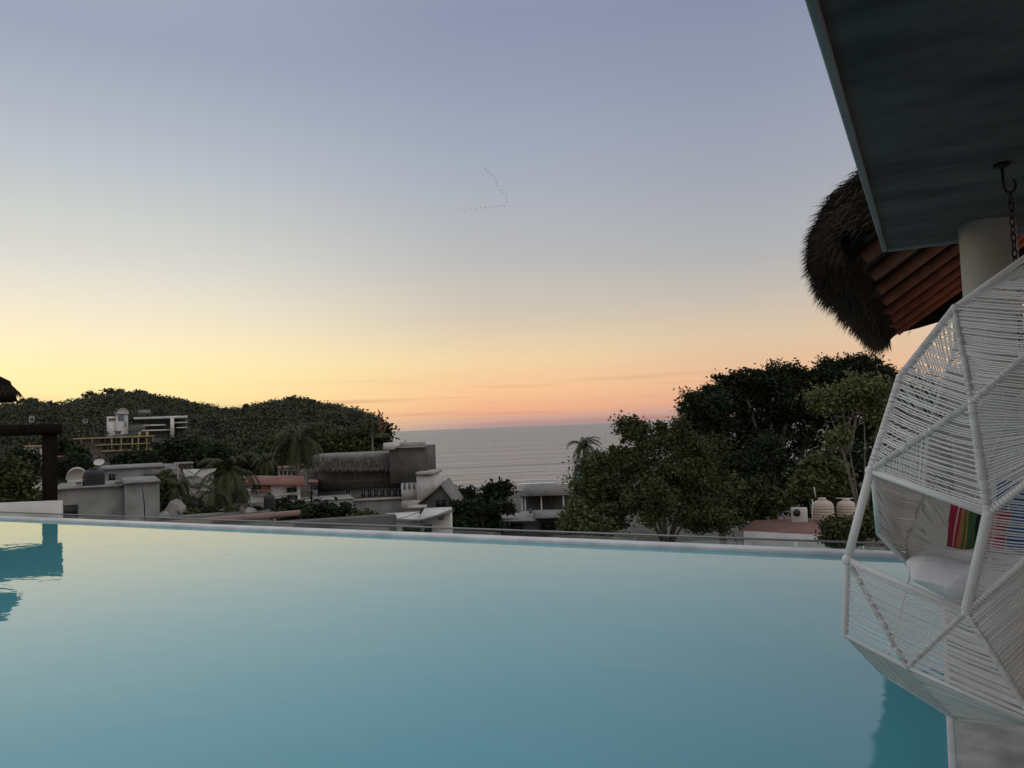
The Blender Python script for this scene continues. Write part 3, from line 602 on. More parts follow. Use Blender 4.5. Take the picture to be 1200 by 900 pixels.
# ------------------------------------------------------------------ buildings
def building(name, label, px, d, cat='building'): 
    CUR[0] = px; p = at(px, 600, d); return thing(name, label, cat, (p.x, p.y, float(terr((p-CAM).dot(rh), d))), None)
def part(t, name, m, boxes, bevel=0):
    q = MB()
    for b in boxes: fbox(q, *b[:5], b[5], b[6] if len(b) > 6 else 0, b[7] if len(b) > 7 else None)
    return q.build(name, M[m] if isinstance(m, str) else m, t, bevel=bevel)
def win(t, px0, px1, y0, y1, d, gl='glass', fr_='dgrey', rot=0):
    g_ = part(t, 'window', gl, [(px0, px1, y0, y1, d-.05, .04, rot)])
    tk = .10*FPX/d*.6; q = MB()
    for b in ((px0-tk, px1+tk, y0-tk, y0, d-.09, .08, rot), (px0-tk, px1+tk, y1, y1+tk, d-.09, .08, rot), (px0-tk, px0, y0, y1, d-.09, .08, rot), (px1, px1+tk, y0, y1, d-.09, .08, rot), ((px0+px1)/2-tk*.35, (px0+px1)/2+tk*.35, y0, y1, d-.09, .03, rot)): fbox(q, *b)
    g2 = q.build('window_frame', M[fr_], g_)
    return g_
G0 = -14
# near concrete building with tanks
t = building('concrete_house', 'bare grey concrete house with dark doorway and flat roof beside the terrace', 128, 45)
part(t, 'wall', 'grey', [(66, 146, 572, 640, 45, 6, 0, -12), (146, 187, 566, 640, 44.6, 7, 0, -12)])
part(t, 'roof', 'concrete', [(64, 146, 570.2, 572, 44.8, 6.4), (144.5, 188.5, 564, 566, 44.4, 7.3)])
part(t, 'doorway', 'black', [(69, 91, 592, 607, 44.94, .05)])
q = MB(); a = at(166, 566, 44.5); b_ = at(170, 612, 44.5); q.tube([a, a.lerp(b_, .5)+rh*.05, b_], .03, 6); q.build('drain_pipe', M['black'], t)
def water_tank(label, px, ytop, ybot, wpx, d, m, group=None, ridged=True):
    b_ = at(px, ybot, d); tp = at(px, ytop, d); h_ = tp.z-b_.z; r = wpx/2*d/FPX
    t = thing('water_tank', label, 'water tank', b_, group)
    pr = [(r*.96, 0)]
    for k in range(6): z = h_*(.04+.105*k); pr += [(r, z), (r, z+h_*.07), (r*.955, z+h_*.085), (r*.955, z+h_*.095)]
    pr += [(r*.98, h_*.70), (r*.8, h_*.82), (r*.42, h_*.9)]
    q = MB(); q.lathe(b_, pr, 28); q.build('tank_body', M[m], t, smooth=True)
    q = MB(); q.lathe(b_+Z*h_*.88, [(r*.36, 0), (r*.38, h_*.05), (r*.34, h_*.11), (r*.1, h_*.12)], 20); q.build('lid', M[m], t, smooth=True)
    return t
water_tank('black plastic water tank on the grey concrete house roof', 110, 548, 570.5, 24, 45.8, 'black')
water_tank('black plastic water tank on the ground left of the palm trunks', 231, 583, 606, 18, 50, 'black')
water_tank('tall black water tank in front of the white house with orange shutters', 316, 577, 599, 13, 49, 'black')
# building behind
t = building('stepped_house', 'pale grey stepped house behind the black roof tank', 155, 62)
part(t, 'wall', 'grey', [(118, 192, 549, 640, 62, 8, 0, -13), (178, 212, 550, 640, 63, 6, .2, -13)]); part(t, 'roof', 'concrete', [(116, 194, 547, 549, 61.8, 8.5)])
win(t, 147, 153, 560, 568, 62); win(t, 128, 134, 556, 563, 62)
q = MB(); a = at(160, 545, 64); q.add([at(168, 556, 61), at(214, 556, 61), at(214, 556, 69), at(168, 556, 69), at(176, 544, 65), at(206, 543, 65)], [(0,1,5,4),(1,2,5),(2,3,4,5),(3,0,4),(0,3,2,1)]); q.build('roof_ridge', M['roof'], t)
t = building('vaulted_house', 'low grey house with a rounded vault roof left of the black roof tank', 90, 56)
part(t, 'wall', 'offwhite', [(79, 101, 562, 640, 56, 4, 0, -12)])
q = MB(); c = at(90, 562, 56); n=12; pts=[]
for i in range(n+1):
    w_=math.pi*i/n
    for dd in (0, 4): p=c+nf_()[0]*dd-nf_()[1]*math.cos(w_)*.72+Z*math.sin(w_)*.8; pts.append(p)
q.add(pts, [(2*i,2*i+2,2*i+3,2*i+1) for i in range(n)]+[tuple(range(0,2*n+2,2))]); q.build('vault_roof', M['offwhite'], t, smooth=False)
# satellite dish
t = thing('satellite_dish', 'round pale satellite dish above the grey stepped house', 'satellite dish', at(116, 552, 60))
q = MB(); c = at(116, 541.5, 60); n = 20; ring = [c + rh*(.43*math.cos(2*math.pi*i/n)) + (Z*.8+fh*.3)*(.30*math.sin(2*math.pi*i/n)) for i in range(n)]; cb = c + fh*.12 - Z*.02
q.add(ring+[cb], [(i, (i+1) % n, n) for i in range(n)]); q.build('dish', M['white'], t, smooth=True); q = MB(); q.tube([at(116, 552, 60.2), cb], .03, 6); q.build('mast', M['metal'], t)
# ochre apartments
t = building('ochre_apartment_block', 'long ochre apartment block with galleries below the modern villa', 130, 196)
part(t, 'wall', 'brown', [(84, 180, 513, 545, 198, 10, .0, -14)])
part(t, 'floor_slab', 'yellow', [(80, 182, 512, 513.6, 196.5, 3)]); part(t, 'floor_slab', 'yellow', [(112, 180, 520, 521.2, 196.5, 3)]); part(t, 'floor_slab', 'yellow', [(118, 180, 527, 528.4, 196.5, 3)])
for i, px in enumerate((95, 108, 131, 142, 155, 162, 172, 179)): part(t, 'pier', 'yellow', [(px-.6, px+.6, 513 if px > 115 else 513, 530 if px > 115 else 519, 196.6, .5)])
for px in (163.5, 172.5): part(t, 'roof_turret', 'yellow', [(px-1.6, px+1.6, 506, 512.5, 197, 1.5)])
for i in range(9): win(t, 118+i*6.6, 121.5+i*6.6, 514.8, 519, 198)
for i in range(8): win(t, 121+i*7, 124.5+i*7, 522.5, 526.5, 198)
# modern villa
t = building('modern_villa', 'modern flat roofed white villa with long terraces on the first hill', 190, 246)
part(t, 'wall', 'dgrey', [(170, 202, 490, 507, 248, 9, 0, -4), (202, 220, 490, 505, 250, 9, 0, -4)])
for b in ((157, 220, 488.2, 490.6), (168, 194, 497.5, 499), (166, 200, 503.5, 505), (202, 220, 494.5, 495.8), (206, 220, 500.5, 501.7)): part(t, 'terrace_slab', 'hillwhite', [(*b, 245, 7)])
part(t, 'pillar', 'hillwhite', [(199.5, 204, 489, 512, 244, 2)]); part(t, 'upper_storey', 'grey', [(162, 176, 480.5, 484.5, 252, 6)]); part(t, 'roof', 'hillwhite', [(192, 220, 487.4, 490, 244.4, 2)])
for i in range(5): win(t, 172+i*5.2, 175.5+i*5.2, 491.6, 496.5, 248)
for i in range(4): win(t, 172+i*5.2, 175.5+i*5.2, 499.8, 503, 248)
# white villa with arch and blue glass
t = building('arched_villa', 'white villa with an arched roof and blue glass left of the modern villa', 138, 246)
part(t, 'wall', 'hillwhite', [(125, 137, 488, 496, 247, 6, 0, -2), (136, 150, 484, 496, 246, 6, 0, -2), (145.5, 148, 484, 499, 245.6, .5)])
q = MB(); c = at(144, 485, 245.5); n = 14; pts = []
for i in range(n+1):
    w_ = math.pi*i/n
    for dd in (0, 6): pts.append(c + nf_()[0]*dd - nf_()[1]*math.cos(w_)*1.75 + Z*math.sin(w_)*1.9)
q.add(pts, [(2*i,2*i+2,2*i+3,2*i+1) for i in range(n)]+[tuple(range(0,2*n+2,2))]); q.build('arched_roof', M['hillwhite'], t)
win(t, 134, 143, 482.5, 486, 245.4, 'blueglass', 'hillwhite'); win(t, 127, 135, 490, 493, 246.9, 'orange', 'hillwhite'); win(t, 138.5, 141, 488, 493, 245.9, 'blueglass', 'hillwhite'); win(t, 142, 144.5, 488, 493, 245.9, 'blueglass', 'hillwhite')
# small hillside houses
hs = [(37, 490.5, 6, 6, 232, 'small pale house in trees above the pergola beam'), (377, 512, 9, 4, 225, 'small white house low on the second hill slope'), (383, 500, 6, 2.6, 240, 'tiny white house high on the second hill, left one'), (398, 501, 6, 2.6, 240, 'tiny white house high on the second hill, right one'), (100, 493, 5, 3, 246, 'small grey house in trees left of the arched villa'), (138, 507, 9, 3, 210, 'low pale house just above the ochre block'), (354, 478, 5, 2.2, 290, 'tiny grey house near the second summit'), (400, 473+7, 8, 2, 280, 'flat pale house on the right ridge of the second hill'), (155, 464, 5, 3, 320, 'small pale house just below the first hilltop'), (175, 465.5, 8, 2.5, 320, 'wide pale house below the first hilltop to the right')]
for (px, py, w_, h_, d, lab) in hs:
    t = building('hillside_house', lab, px, d); part(t, 'wall', 'hillwhite', [(px-w_/2, px+w_/2, py-h_/2, py+h_/2+1.5, d, 5)]); part(t, 'roof', 'roof', [(px-w_/2-.5, px+w_/2+.5, py-h_/2-.7, py-h_/2, d-.3, 5.6)])
    win(t, px-w_*.3, px-w_*.05, py-h_*.2, py+h_*.4, d); win(t, px+w_*.1, px+w_*.33, py-h_*.2, py+h_*.4, d)
# left houses seen through the pergola
t = building('white_cottage', 'white cottage between dark trees seen under the pergola roof', 45, 60)
part(t, 'wall', 'white', [(38, 54, 561, 590, 60, 4, .1, -12)]); part(t, 'roof', 'roof', [(36, 56, 559, 561, 59.7, 4.8, .1)]); win(t, 41, 44, 564, 569, 60, rot=.1); win(t, 26, 34, 565, 570, 60.3)
part(t, 'side_wing', 'grey', [(24, 38, 562, 590, 60.4, 4, 0, -12)]); part(t, 'lean_to', 'grey', [(33, 54, 575, 580, 54, 3)])
t = building('tree_hidden_house', 'pale house half hidden in trees just below the pergola beam', 42, 95)
part(t, 'wall', 'offwhite', [(28, 52, 524, 545, 95, 6, -.1, -13)]); part(t, 'roof', 'yellow', [(26, 53, 522, 524, 94.8, 6.6, -.1)]); win(t, 32, 37, 528, 533, 95, rot=-.1); win(t, 41, 46, 528, 533, 95, rot=-.1)
# white gabled wall behind palms
t = building('white_shed', 'bright white shed with slanting side behind the palm fronds', 235, 75)
q = MB(); q.add([at(214, 550, 75), at(254, 549, 75), at(236, 571, 75), at(222, 571, 75), at(214, 550, 79), at(254, 549, 79), at(236, 571, 79), at(222, 571, 79)], [(0,1,2,3),(7,6,5,4),(0,4,5,1),(1,5,6,2),(2,6,7,3),(3,7,4,0)]); q.build('canopy', M['white'], t)
part(t, 'wall', 'offwhite', [(222, 248, 571, 610, 75.5, 3, 0, -13)])
# white house with orange shutters
t = building('shuttered_house', 'white house with orange brown shutters under a dark red roof', 320, 66)
part(t, 'wall', 'white', [(291, 352, 568, 610, 66, 6, 0, -13)]); 
q = MB(); q.add([at(286, 568, 65.3), at(358, 568, 65.3), at(356, 558, 70), at(290, 557, 70), at(286, 569, 65.4), at(358, 569, 65.4), at(356, 559, 70.5), at(290, 558.5, 70.5)], [(0,1,2,3),(7,6,5,4),(0,4,5,1),(1,5,6,2),(2,6,7,3),(3,7,4,0)]); q.build('roof', M['roofred'], t)
win(t, 296, 305, 569.5, 573, 66); part(t, 'shutter', 'orange', [(306, 317, 569, 575, 65.9, .06)]); win(t, 337, 347, 572, 576, 66); win(t, 337, 348, 581, 587, 66)
part(t, 'awning', 'orange', [(291, 318, 575, 576.2, 65.2, .8)])
# large dark building
D0 = 88
t = building('long_townhouse', 'long dark townhouse with overhanging grey roof and a row of white framed windows', 430, D0)
part(t, 'wall', 'brown', [(372, 476, 545, 572, D0, 12, 0), (348, 374, 553, 600, D0+2, 8, 0, -14)])
part(t, 'lower_wall', 'grey', [(374, 470, 572, 640, D0+.6, 10, 0, -14)])
part(t, 'roof', 'roof', [(366, 474, 533, 545.5, D0-1.5, 14, 0)]); part(t, 'roof_edge', 'dgrey', [(364, 475, 544.6, 547, D0-1.8, 1)])
part(t, 'tower', 'dgrey', [(456, 500, 524, 566, D0-2, 11, -.12)])
q = MB(); q.add([at(458, 525, D0-2.4), at(499, 525, D0-2.4), at(506, 532, D0+4), at(462, 525, D0+9), at(464, 518.5, D0+3), at(498, 518, D0+3)], [(0,1,5,4),(1,2,5),(2,3,4,5),(3,0,4),(0,3,2,1)]); q.build('tower_roof', M['roof'], t)
part(t, 'fascia', 'offwhite', [(460, 497, 523.6, 524.6, D0-2.3, .3, -.12)])
part(t, 'skylight', 'white', [(449, 461, 519, 527, D0-3, 3, -.25)])
part(t, 'parapet', 'grey', [(414, 472, 586, 640, D0-2.6, 3, 0, -14)]); part(t, 'coping', 'offwhite', [(413, 473, 584.6, 586, D0-2.8, 3.3)])
rt = []; dn = []
for _ in range(2600):
    px_a = random.uniform(365, 475); yy = random.choice([546.5, 546.5, 543, 540, 537, 535]); th_ = -math.atan((430-600)/FPX); n_ = Matrix.Rotation(th_, 3, 'Z') @ fh; P0 = at(430, 500, D0-1.75); r__ = ray(px_a, yy); rt.append(tuple(CAM + r__*((P0-CAM).dot(n_)/r__.dot(n_)))); dn.append((-n_.x*.25, -n_.y*.25, -1))
V, F = strands(rt, np.array(dn)+RS.normal(size=(len(dn), 3))*.18, .55, .035); npmesh('thatch_fringe', V-np.array(t['_o']), F, M['roof'], t, off=Vector(t['_o']))
for px in (380, 398, 416, 434, 452, 468): part(t, 'balcony_post', 'dgrey', [(px-.6, px+.6, 547, 572, D0-.9, .15)])
part(t, 'balcony_rail', 'dgrey', [(374, 474, 563, 564, D0-1, .1)])
for px in (466, 478, 490): win(t, px-2.5, px+2.5, 536, 542, D0-2)
for i, px in enumerate((405.5, 423, 430.5, 438, 445.5, 453, 460.5, 467.5)): win(t, px, px+5, 573.5, 583.5, D0+.6, fr_='white')
win(t, 449, 459, 546.5, 550.5, D0, gl='black'); win(t, 352, 357, 560, 567, D0+2); win(t, 362, 367, 560, 567, D0+2)
part(t, 'side_wall', 'white', [(470, 489, 566, 588, D0-2.2, 6, -.12), (488, 506, 558, 586, D0-4, 7, -.2)]); part(t, 'side_roof', 'offwhite', [(487, 508, 553, 556.5, D0-4.4, 5, -.2)])
for px in (474, 479.5, 485): part(t, 'curtain', 'grey', [(px-1.3, px+1.3, 566, 573, D0-2.32, .08, -.12)])
part(t, 'terrace_wall', 'offwhite', [(470, 508, 588, 598, D0-6, 3, -.15)]); win(t, 475, 488, 590, 596, D0-6, gl='black')
# gabled dark house
t = building('gabled_house', 'dark gabled house front beside the bushes near the shore', 515, 78)
q = MB(); A = [at(492, 590, 76), at(534, 592, 76), at(517, 569, 76)]; B_ = [p + fh*9 for p in A]; bt = [Vector((p.x, p.y, -14)) for p in (A[0], A[1])]; bb = [p+fh*9 for p in bt]
q.add([A[0], A[1], A[2], B_[0], B_[1], B_[2], bt[0], bt[1], bb[0], bb[1]], [(0,1,2),(3,5,4),(6,7,1,0),(8,3,4,9),(6,0,3,8),(7,9,4,1)]); q.build('wall', M['dgrey'], t)
q = MB(); 
for a, b_ in ((A[0], A[2]), (A[2], A[1])):
    ex = (a-b_)*.06 if a is A[0] else (a-b_)*0; e2 = (b_-a)*.12 if b_ is A[1] else (b_-a)*0; f_ = -fh*.4
    q.hexa([a+ex+f_, b_+e2+f_, b_+e2+fh*9.3, a+ex+fh*9.3, a+ex+f_+Z*.2, b_+e2+f_+Z*.2, b_+e2+fh*9.3+Z*.2, a+ex+fh*9.3+Z*.2])
q.build('roof', M['roof'], t); win(t, 511, 522, 586, 594, 76, gl='black'); part(t, 'porch', 'offwhite', [(478, 500, 594, 596, 72, 2)])
# white outbuilding in front
t = building('white_outbuilding', 'small bluish white outbuilding with a lean-to roof just beyond the pool edge', 488, 50)
part(t, 'wall', 'white', [(449, 492, 610, 660, 50, 5, 0, -12), (492, 527, 604, 660, 50.2, 5, -.05, -12)])
q = MB()
q.hexa([at(446, 611, 49.4), at(493, 611, 49.4), at(490, 605, 56), at(452, 604, 56), at(446, 609, 49.4), at(493, 609.5, 49.4), at(490, 603.5, 56), at(452, 603, 56)])
q.hexa([at(490, 612, 49.2), at(531, 600, 49.2), at(527, 597, 56), at(492, 604, 56), at(490, 610, 49.2), at(531, 598.5, 49.2), at(527, 596, 56), at(492, 603, 56)])
q.build('roof', M['roof'], t); win(t, 473, 492, 618, 622.5, 50); win(t, 498, 505, 616, 622.5, 50.1); win(t, 515, 519, 604.5, 608, 50.1)
# pink low wall strip
t = building('pink_roof_deck', 'flat roof with long faded pink edge beyond the left half of the pool', 300, 34)
q = MB(); a, b_ = at(180, 614, 31), at(352, 599, 38); c_, e_ = at(352, 597.4, 40), at(180, 611.5, 33)
q.hexa([a-Z*.25, b_-Z*.2, c_-Z*.3, e_-Z*.3, a, b_, c_, e_]); q.build('pink_coping', M['pinkwall'], t)
part(t, 'roof_slab', 'dgrey', [(180, 470, 613.5, 640, 32, 1.0, -.05, -11)])
# thatch/metal hip pavilion by the beach
t = building('beach_pavilion', 'open beach pavilion with a broad pale hip roof on white posts', 645, 112)
q = MB(); q.add([at(609, 582, 110), at(672, 579, 110), at(672, 578, 124), at(609, 578, 124), at(618, 567.5, 117), at(672, 567, 117)], [(0,1,5,4),(1,2,5),(2,3,4,5),(3,0,4),(0,3,2,1)]); q.build('roof', M['roof'], t)
part(t, 'back_wall', 'dgrey', [(612, 670, 581, 604, 121, .4, 0, -15)])
for px in (611.5, 615, 634, 660): part(t, 'post', 'white', [(px-.8, px+.8, 580, 604, 110.5, .2, 0, -15)])
for px in (621, 641, 650): part(t, 'bar_counter', 'brown', [(px-4, px+4, 597, 603, 114, 1)])
t = building('sheet_roof_shack', 'wide shack with patched grey sheet roofs in front of the beach pavilion', 625, 66)
part(t, 'wall', 'dgrey', [(577, 664, 611, 660, 66, 8, 0, -12)])
q = MB(); q.hexa([at(573, 612, 65), at(630, 611, 65), at(628, 599, 74), at(590, 602, 74), at(573, 610.6, 65), at(630, 609.6, 65), at(628, 598, 74), at(590, 601, 74)]); q.build('sheet_roof', M['concrete'], t)
q = MB(); q.hexa([at(628, 608, 64.6), at(669, 607, 64.6), at(663, 598, 73), at(626, 599, 73), at(628, 606.6, 64.6), at(669, 605.6, 64.6), at(663, 597, 73), at(626, 597.6, 73)]); q.build('sheet_roof', M['roof'], t)
part(t, 'wall_panel', 'blue', [(578, 592, 613, 624, 65.9, .06)]); win(t, 598, 612, 614, 622, 66); win(t, 634, 650, 612, 621, 66, gl='black'); part(t, 'awning', 'offwhite', [(569, 578, 608, 609.5, 65, 2)])
part(t, 'chimney', 'dgrey', [(620, 623, 597, 602, 68, .6)])
# right: white building with red roof deck
t = building('red_decked_house', 'white house with a brick red roof deck below the big dark trees', 930, 40)
q = MB(); a = at(871, 622, 38); b_ = at(1012, 629, 35); c_ = at(1012, 612, 41.5); e_ = at(884, 609, 41.5)
lo = lambda p, z=-13: Vector((p.x, p.y, z))
q.hexa([lo(a), lo(b_), lo(c_), lo(e_), a-Z*.02, b_-Z*.02, Vector((c_.x,c_.y,a.z-.05)), Vector((e_.x,e_.y,a.z-.05))]); q.build('wall', M['white'], t)
zz = a.z+.03; q = MB(); ins = .25
q.hexa([Vector((p.x, p.y, zz-.1)) for p in (a, b_, c_, e_)] + [Vector((p.x, p.y, zz)) for p in (a+fh*ins, b_+fh*ins, c_, e_)]); q.build('roof_deck', M['roofred'], t)
t = thing('air_conditioner', 'white air conditioner outdoor unit with round black fan on the red roof', 'air conditioner', at(936, 617, 40.3))
q = MB(); fbox(q, 927.5, 946, 595.5, 616, 40, .38, .15); q.build('casing', M['white'], t, bevel=.02)
q = MB(); c = at(933.5, 601, 39.9); n = 20
q.add([c + (rh)*(.19*math.cos(2*math.pi*i/n)) + Z*(.19*math.sin(2*math.pi*i/n)) - fh*s_ for s_ in (0, .05) for i in range(n)], [tuple(range(n, 2*n))]+[(i, (i+1) % n, n+(i+1) % n, n+i) for i in range(n)]); q.build('fan_grille', M['black'], t)
q = MB()
for px in (930, 943): fbox(q, px-1.2, px+1.2, 616, 621, 39.95, .3, .15)
q.build('foot', M['roofred'], t)
water_tank('cream ribbed water tank nearer the air conditioner, left of the pair', 965, 583, 613, 25, 40.6, 'tank')
water_tank('cream water tank half behind the leaves, right of the pair', 993, 583.5, 613, 22, 41.4, 'tank')
t = thing('vent_pipe', 'thin white pipe standing beside the cream tanks', 'pipe', at(952, 622, 40)); q = MB(); q.tube([at(952, 623, 40), at(952, 585, 40)], .025, 6); q.tube([at(952, 612, 40), at(975, 614, 40.2)], .02, 6); q.build('pipe', M['white'], t); 
q = MB(); q.tube([at(956, 583, 40.2), at(954, 571, 40.2)], .03, 6); q.build('antenna', M['white'], t)
q = MB(); q.tube([at(980, 584, 41.6), at(1002, 584, 41.6)], .025, 6); q.build('cross_pipe', M['white'], t)
# blue canopy
t = thing('blue_sail', 'small blue fabric sail canopy beside the palm near the beach', 'canopy', at(678, 575, 55))
q = MB(); q.add([at(673, 549, 55), at(677, 542, 55.5), at(688, 546, 55), at(684, 557, 54.6), at(675, 559, 54.8)], [(0,1,2,3,4)]); o=q.build('fabric', M['blue'], t); sm=o.modifiers.new('s','SOLIDIFY'); sm.thickness=.03
q = MB(); q.add([at(671, 564, 54.8), at(674, 556, 54.9), at(677, 562, 54.8), at(675, 561, 54.8)], [(0,1,2,3)]); o=q.build('white_pennant', M['white'], t); sm=o.modifiers.new('s','SOLIDIFY'); sm.thickness=.03
q = MB(); q.tube([at(678, 600, 55.1), at(678, 543, 55.1)], .04, 6); q.build('pole', M['metal'], t)
# tarp-covered heaps and boulders
def heap(name, label, px, py, wx, hy, d, m='tarp', seed=0):
    rs = np.random.RandomState(seed); c = at(px, py, d); n, k = 18, 8; q = MB(); ph = rs.uniform(0, 6, 6)
    for i in range(k+1):
        f = i/k; 
        for j in range(n):
            w_ = 2*math.pi*j/n; rr = math.cos(f*math.pi/2)**.5*(1+.16*math.sin(3*w_+ph[0]+f*2)+.1*math.sin(5*w_+ph[1])+.07*math.sin(7*w_+ph[2]+4*f)); q.v.append(c + rh*(wx*d/FPX*rr*math.cos(w_)) + fh*(wx*d/FPX*.8*rr*math.sin(w_)) + Z*(hy*d/FPX*f*(1+.1*math.sin(4*w_+ph[3]))))
    for i in range(k):
        for j in range(n): q.f.append((i*n+j, i*n+(j+1) % n, (i+1)*n+(j+1) % n, (i+1)*n+j))
    o = q.build(name, M[m], None, smooth=False); b_ = c.copy()
    for v in o.data.vertices: v.co -= b_
    o.location = b_; return tag(o, label, 'heap')
heap('covered_heap', 'largest pale tarp covered heap right of the grey concrete house', 208, 606, 13, 20, 46, seed=1)
heap('covered_heap', 'small low tarp heap against the grey concrete house', 193, 607, 7, 8, 45, seed=2)
heap('covered_heap', 'pale rounded heap right behind the black ground tank', 236, 600, 11, 20, 53, seed=3)
heap('covered_heap', 'low grey heap between the palm trunks', 262, 605, 12, 8, 48, seed=5)
heap('covered_heap', 'low grey heap in front of the white house steps', 292, 602, 9, 7, 47, seed=6)
t = building('roof_terrace', 'low grey roof terrace wall with pale coping in front of the long townhouse', 370, 64); part(t, 'wall', 'grey', [(328, 414, 587, 640, 64, 5, 0, -12)]); part(t, 'coping', 'offwhite', [(327, 415, 585.8, 587, 63.9, .4)]); 
t = building('tank_yard', 'flat grey roof yard holding the black tanks and heaps', 240, 47); part(t, 'roof_slab', 'dgrey', [(188, 322, 607, 640, 44, 9, 0, -12)])
part(t, 'low_wall', 'offwhite', [(240, 300, 596, 606, 55, .3)]); part(t, 'low_wall', 'grey', [(205, 262, 602.5, 607, 45.5, .2)]); part(t, 'low_wall', 'brown', [(262, 306, 601, 606, 47, .2)]); part(t, 'brick_pier', 'brown', [(281, 289, 596, 606, 46, .5)])
for (px, y0, y1, d, lab) in ((365, 575, 618, 50, 'dark thin utility pole in front of the long townhouse'), (208.5, 543, 600, 58, 'thin pale pole rising behind the pale heap'), (358, 548, 590, 75, 'thin pale pole at the left end of the townhouse')):
    t = thing('utility_pole', lab, 'pole', at(px, y1, d)); q = MB(); q.tube([at(px, y1, d), at(px, y0, d)], .06 if d < 70 else .08, 8); q.build('shaft', M['wood' if px == 365 else 'concrete'], t)
    q = MB(); q.tube([at(px-3, y0+3, d), at(px+3, y0+3, d)], .03, 6); q.build('crossarm', M['wood'], t)
# ------------------------------------------------------------------ trees
GR = 'dark evergreens on the right'
tree('evergreen_tree', 'leftmost of the dark evergreens, its crown stepping down towards the sea', 'tree', 56, [(828, 492, 32, 28, 0), (850, 462, 26, 20, 2), (822, 478, 22, 16, -1), (860, 520, 40, 40, 2), (812, 520, 22, 30, 1), (838, 462, 18, 10, 1)], M['leaf_dark'], 845, leaf=.16, clumps=430, per=66, cr_=.55, trunk=.35, group=GR, aspect=.42)
tree('evergreen_tree', 'middle dark evergreen with a ragged flat top above the red roofed house', 'tree', 57, [(905, 450, 34, 20, 0), (880, 470, 34, 30, 1), (925, 470, 36, 34, 0), (900, 520, 52, 44, 2), (870, 448, 16, 10, 0), (932, 440, 20, 10, 0)], M['leaf_dark'], 905, leaf=.16, clumps=560, per=66, cr_=.55, trunk=.4, group=GR, aspect=.42)
tree('evergreen_tree', 'tallest dark evergreen, just left of the hanging chair', 'tree', 58, [(985, 446, 36, 22, 0), (960, 470, 32, 26, 0), (1012, 440, 30, 16, 1), (1000, 490, 60, 50, 3), (1003, 427, 16, 6, 0), (970, 436, 16, 8, 0)], M['leaf_dark'], 990, leaf=.16, clumps=620, per=66, cr_=.55, trunk=.4, group=GR, aspect=.42)
tree('evergreen_tree', 'dark evergreen behind the cords of the hanging chair', 'tree', 60, [(1060, 455, 26, 20, 0), (1075, 490, 40, 40, 2), (1120, 500, 44, 40, 3), (1100, 530, 60, 50, 3)], M['leaf_dark'], 1080, leaf=.16, clumps=480, per=66, cr_=.55, trunk=.4, group=GR, aspect=.42)
tree('evergreen_tree', 'low dark tree filling the gap under the tall evergreens', 'tree', 52, [(880, 560, 60, 40, 0), (960, 570, 60, 44, 0), (1030, 570, 50, 44, 0), (820, 580, 50, 34, 0)], M['leaf_dark'], 920, leaf=.16, clumps=640, per=60, cr_=.55, trunk=.3, group=GR, aspect=.42)
tree('spreading_tree', 'mid green spreading tree with lacy top in front of the sea', 'tree', 42, [(750, 512, 22, 14, 0), (782, 512, 26, 16, -1), (815, 522, 30, 18, 0), (735, 545, 24, 22, 0), (770, 552, 32, 22, -1), (818, 562, 34, 24, -1), (762, 590, 38, 24, -2), (830, 598, 30, 22, -2), (740, 500, 14, 8, 0)], M['leaf_mid'], 778, leaf=.10, clumps=520, per=62, cr_=.42, trunk=.22, shell=.7)
tree('bushy_tree', 'narrow olive green bushy tree under the beach palm', 'tree', 44, [(700, 550, 24, 18, 0), (690, 580, 24, 24, 0), (718, 570, 24, 28, 0), (700, 610, 34, 24, -1)], M['leaf_olive'], 700, leaf=.10, clumps=340, per=60, cr_=.40, trunk=.16)
tree('slender_tree', 'slender light green tree with a bare forked trunk before the dark evergreens', 'tree', 36, [(985, 463, 26, 16, 0), (1012, 458, 28, 16, 0), (1030, 475, 18, 18, 0), (968, 472, 14, 10, 0), (985, 512, 12, 9, 0), (1040, 510, 12, 10, .5)], M['leaf_light'], 1010, leaf=.10, clumps=230, per=44, cr_=.38, trunk=.10, shell=.6)
tree('leafy_shrub', 'rounded green shrub tree between the evergreens and the red roof', 'tree', 44, [(868, 582, 26, 22, 0), (845, 600, 22, 20, 0), (895, 590, 22, 18, 0)], M['leaf_mid'], 868, leaf=.14, clumps=240, per=44, cr_=.45, trunk=.14)
tree('leafy_shrub', 'light green shrub crown above the cream water tanks', 'tree', 45, [(962, 552, 20, 16, 0), (945, 566, 16, 12, 0), (975, 568, 18, 14, 0)], M['leaf_olive'], 960, leaf=.14, clumps=190, per=44, cr_=.42, trunk=.12)
tree('leafy_shrub', 'small dark leaved shrub hanging over the white wall below the cream tanks', 'shrub', 33, [(978, 620, 18, 8, 0), (1002, 622, 20, 12, 0), (985, 634, 16, 6, 0), (1022, 615, 14, 16, 0)], M['leaf_mid'], 1000, leaf=.10, clumps=170, per=40, cr_=.28, trunk=.07)
tree('leafy_shrub', 'olive shrub at the foot of the spreading tree by the glass balustrade', 'shrub', 36, [(670, 606, 12, 18, 0), (690, 618, 22, 12, 0)], M['leaf_olive'], 680, leaf=.11, clumps=120, per=40, cr_=.3, trunk=.08)
tree('almond_tree', 'dark tree with flat layered top left of the beach pavilion', 'tree', 90, [(582, 571, 14, 2.5, 0), (586, 577, 12, 3, 0), (575, 584, 16, 6, 0), (560, 592, 18, 8, 0)], M['leaf_dark'], 583, leaf=.25, clumps=170, per=36, cr_=.6, trunk=.2)
tree('almond_tree', 'rounded dark tree right of the gabled house', 'tree', 88, [(545, 580, 10, 9, 0), (540, 594, 16, 12, 0), (556, 600, 20, 14, -3)], M['leaf_dark'], 547, leaf=.25, clumps=190, per=36, cr_=.6, trunk=.2)
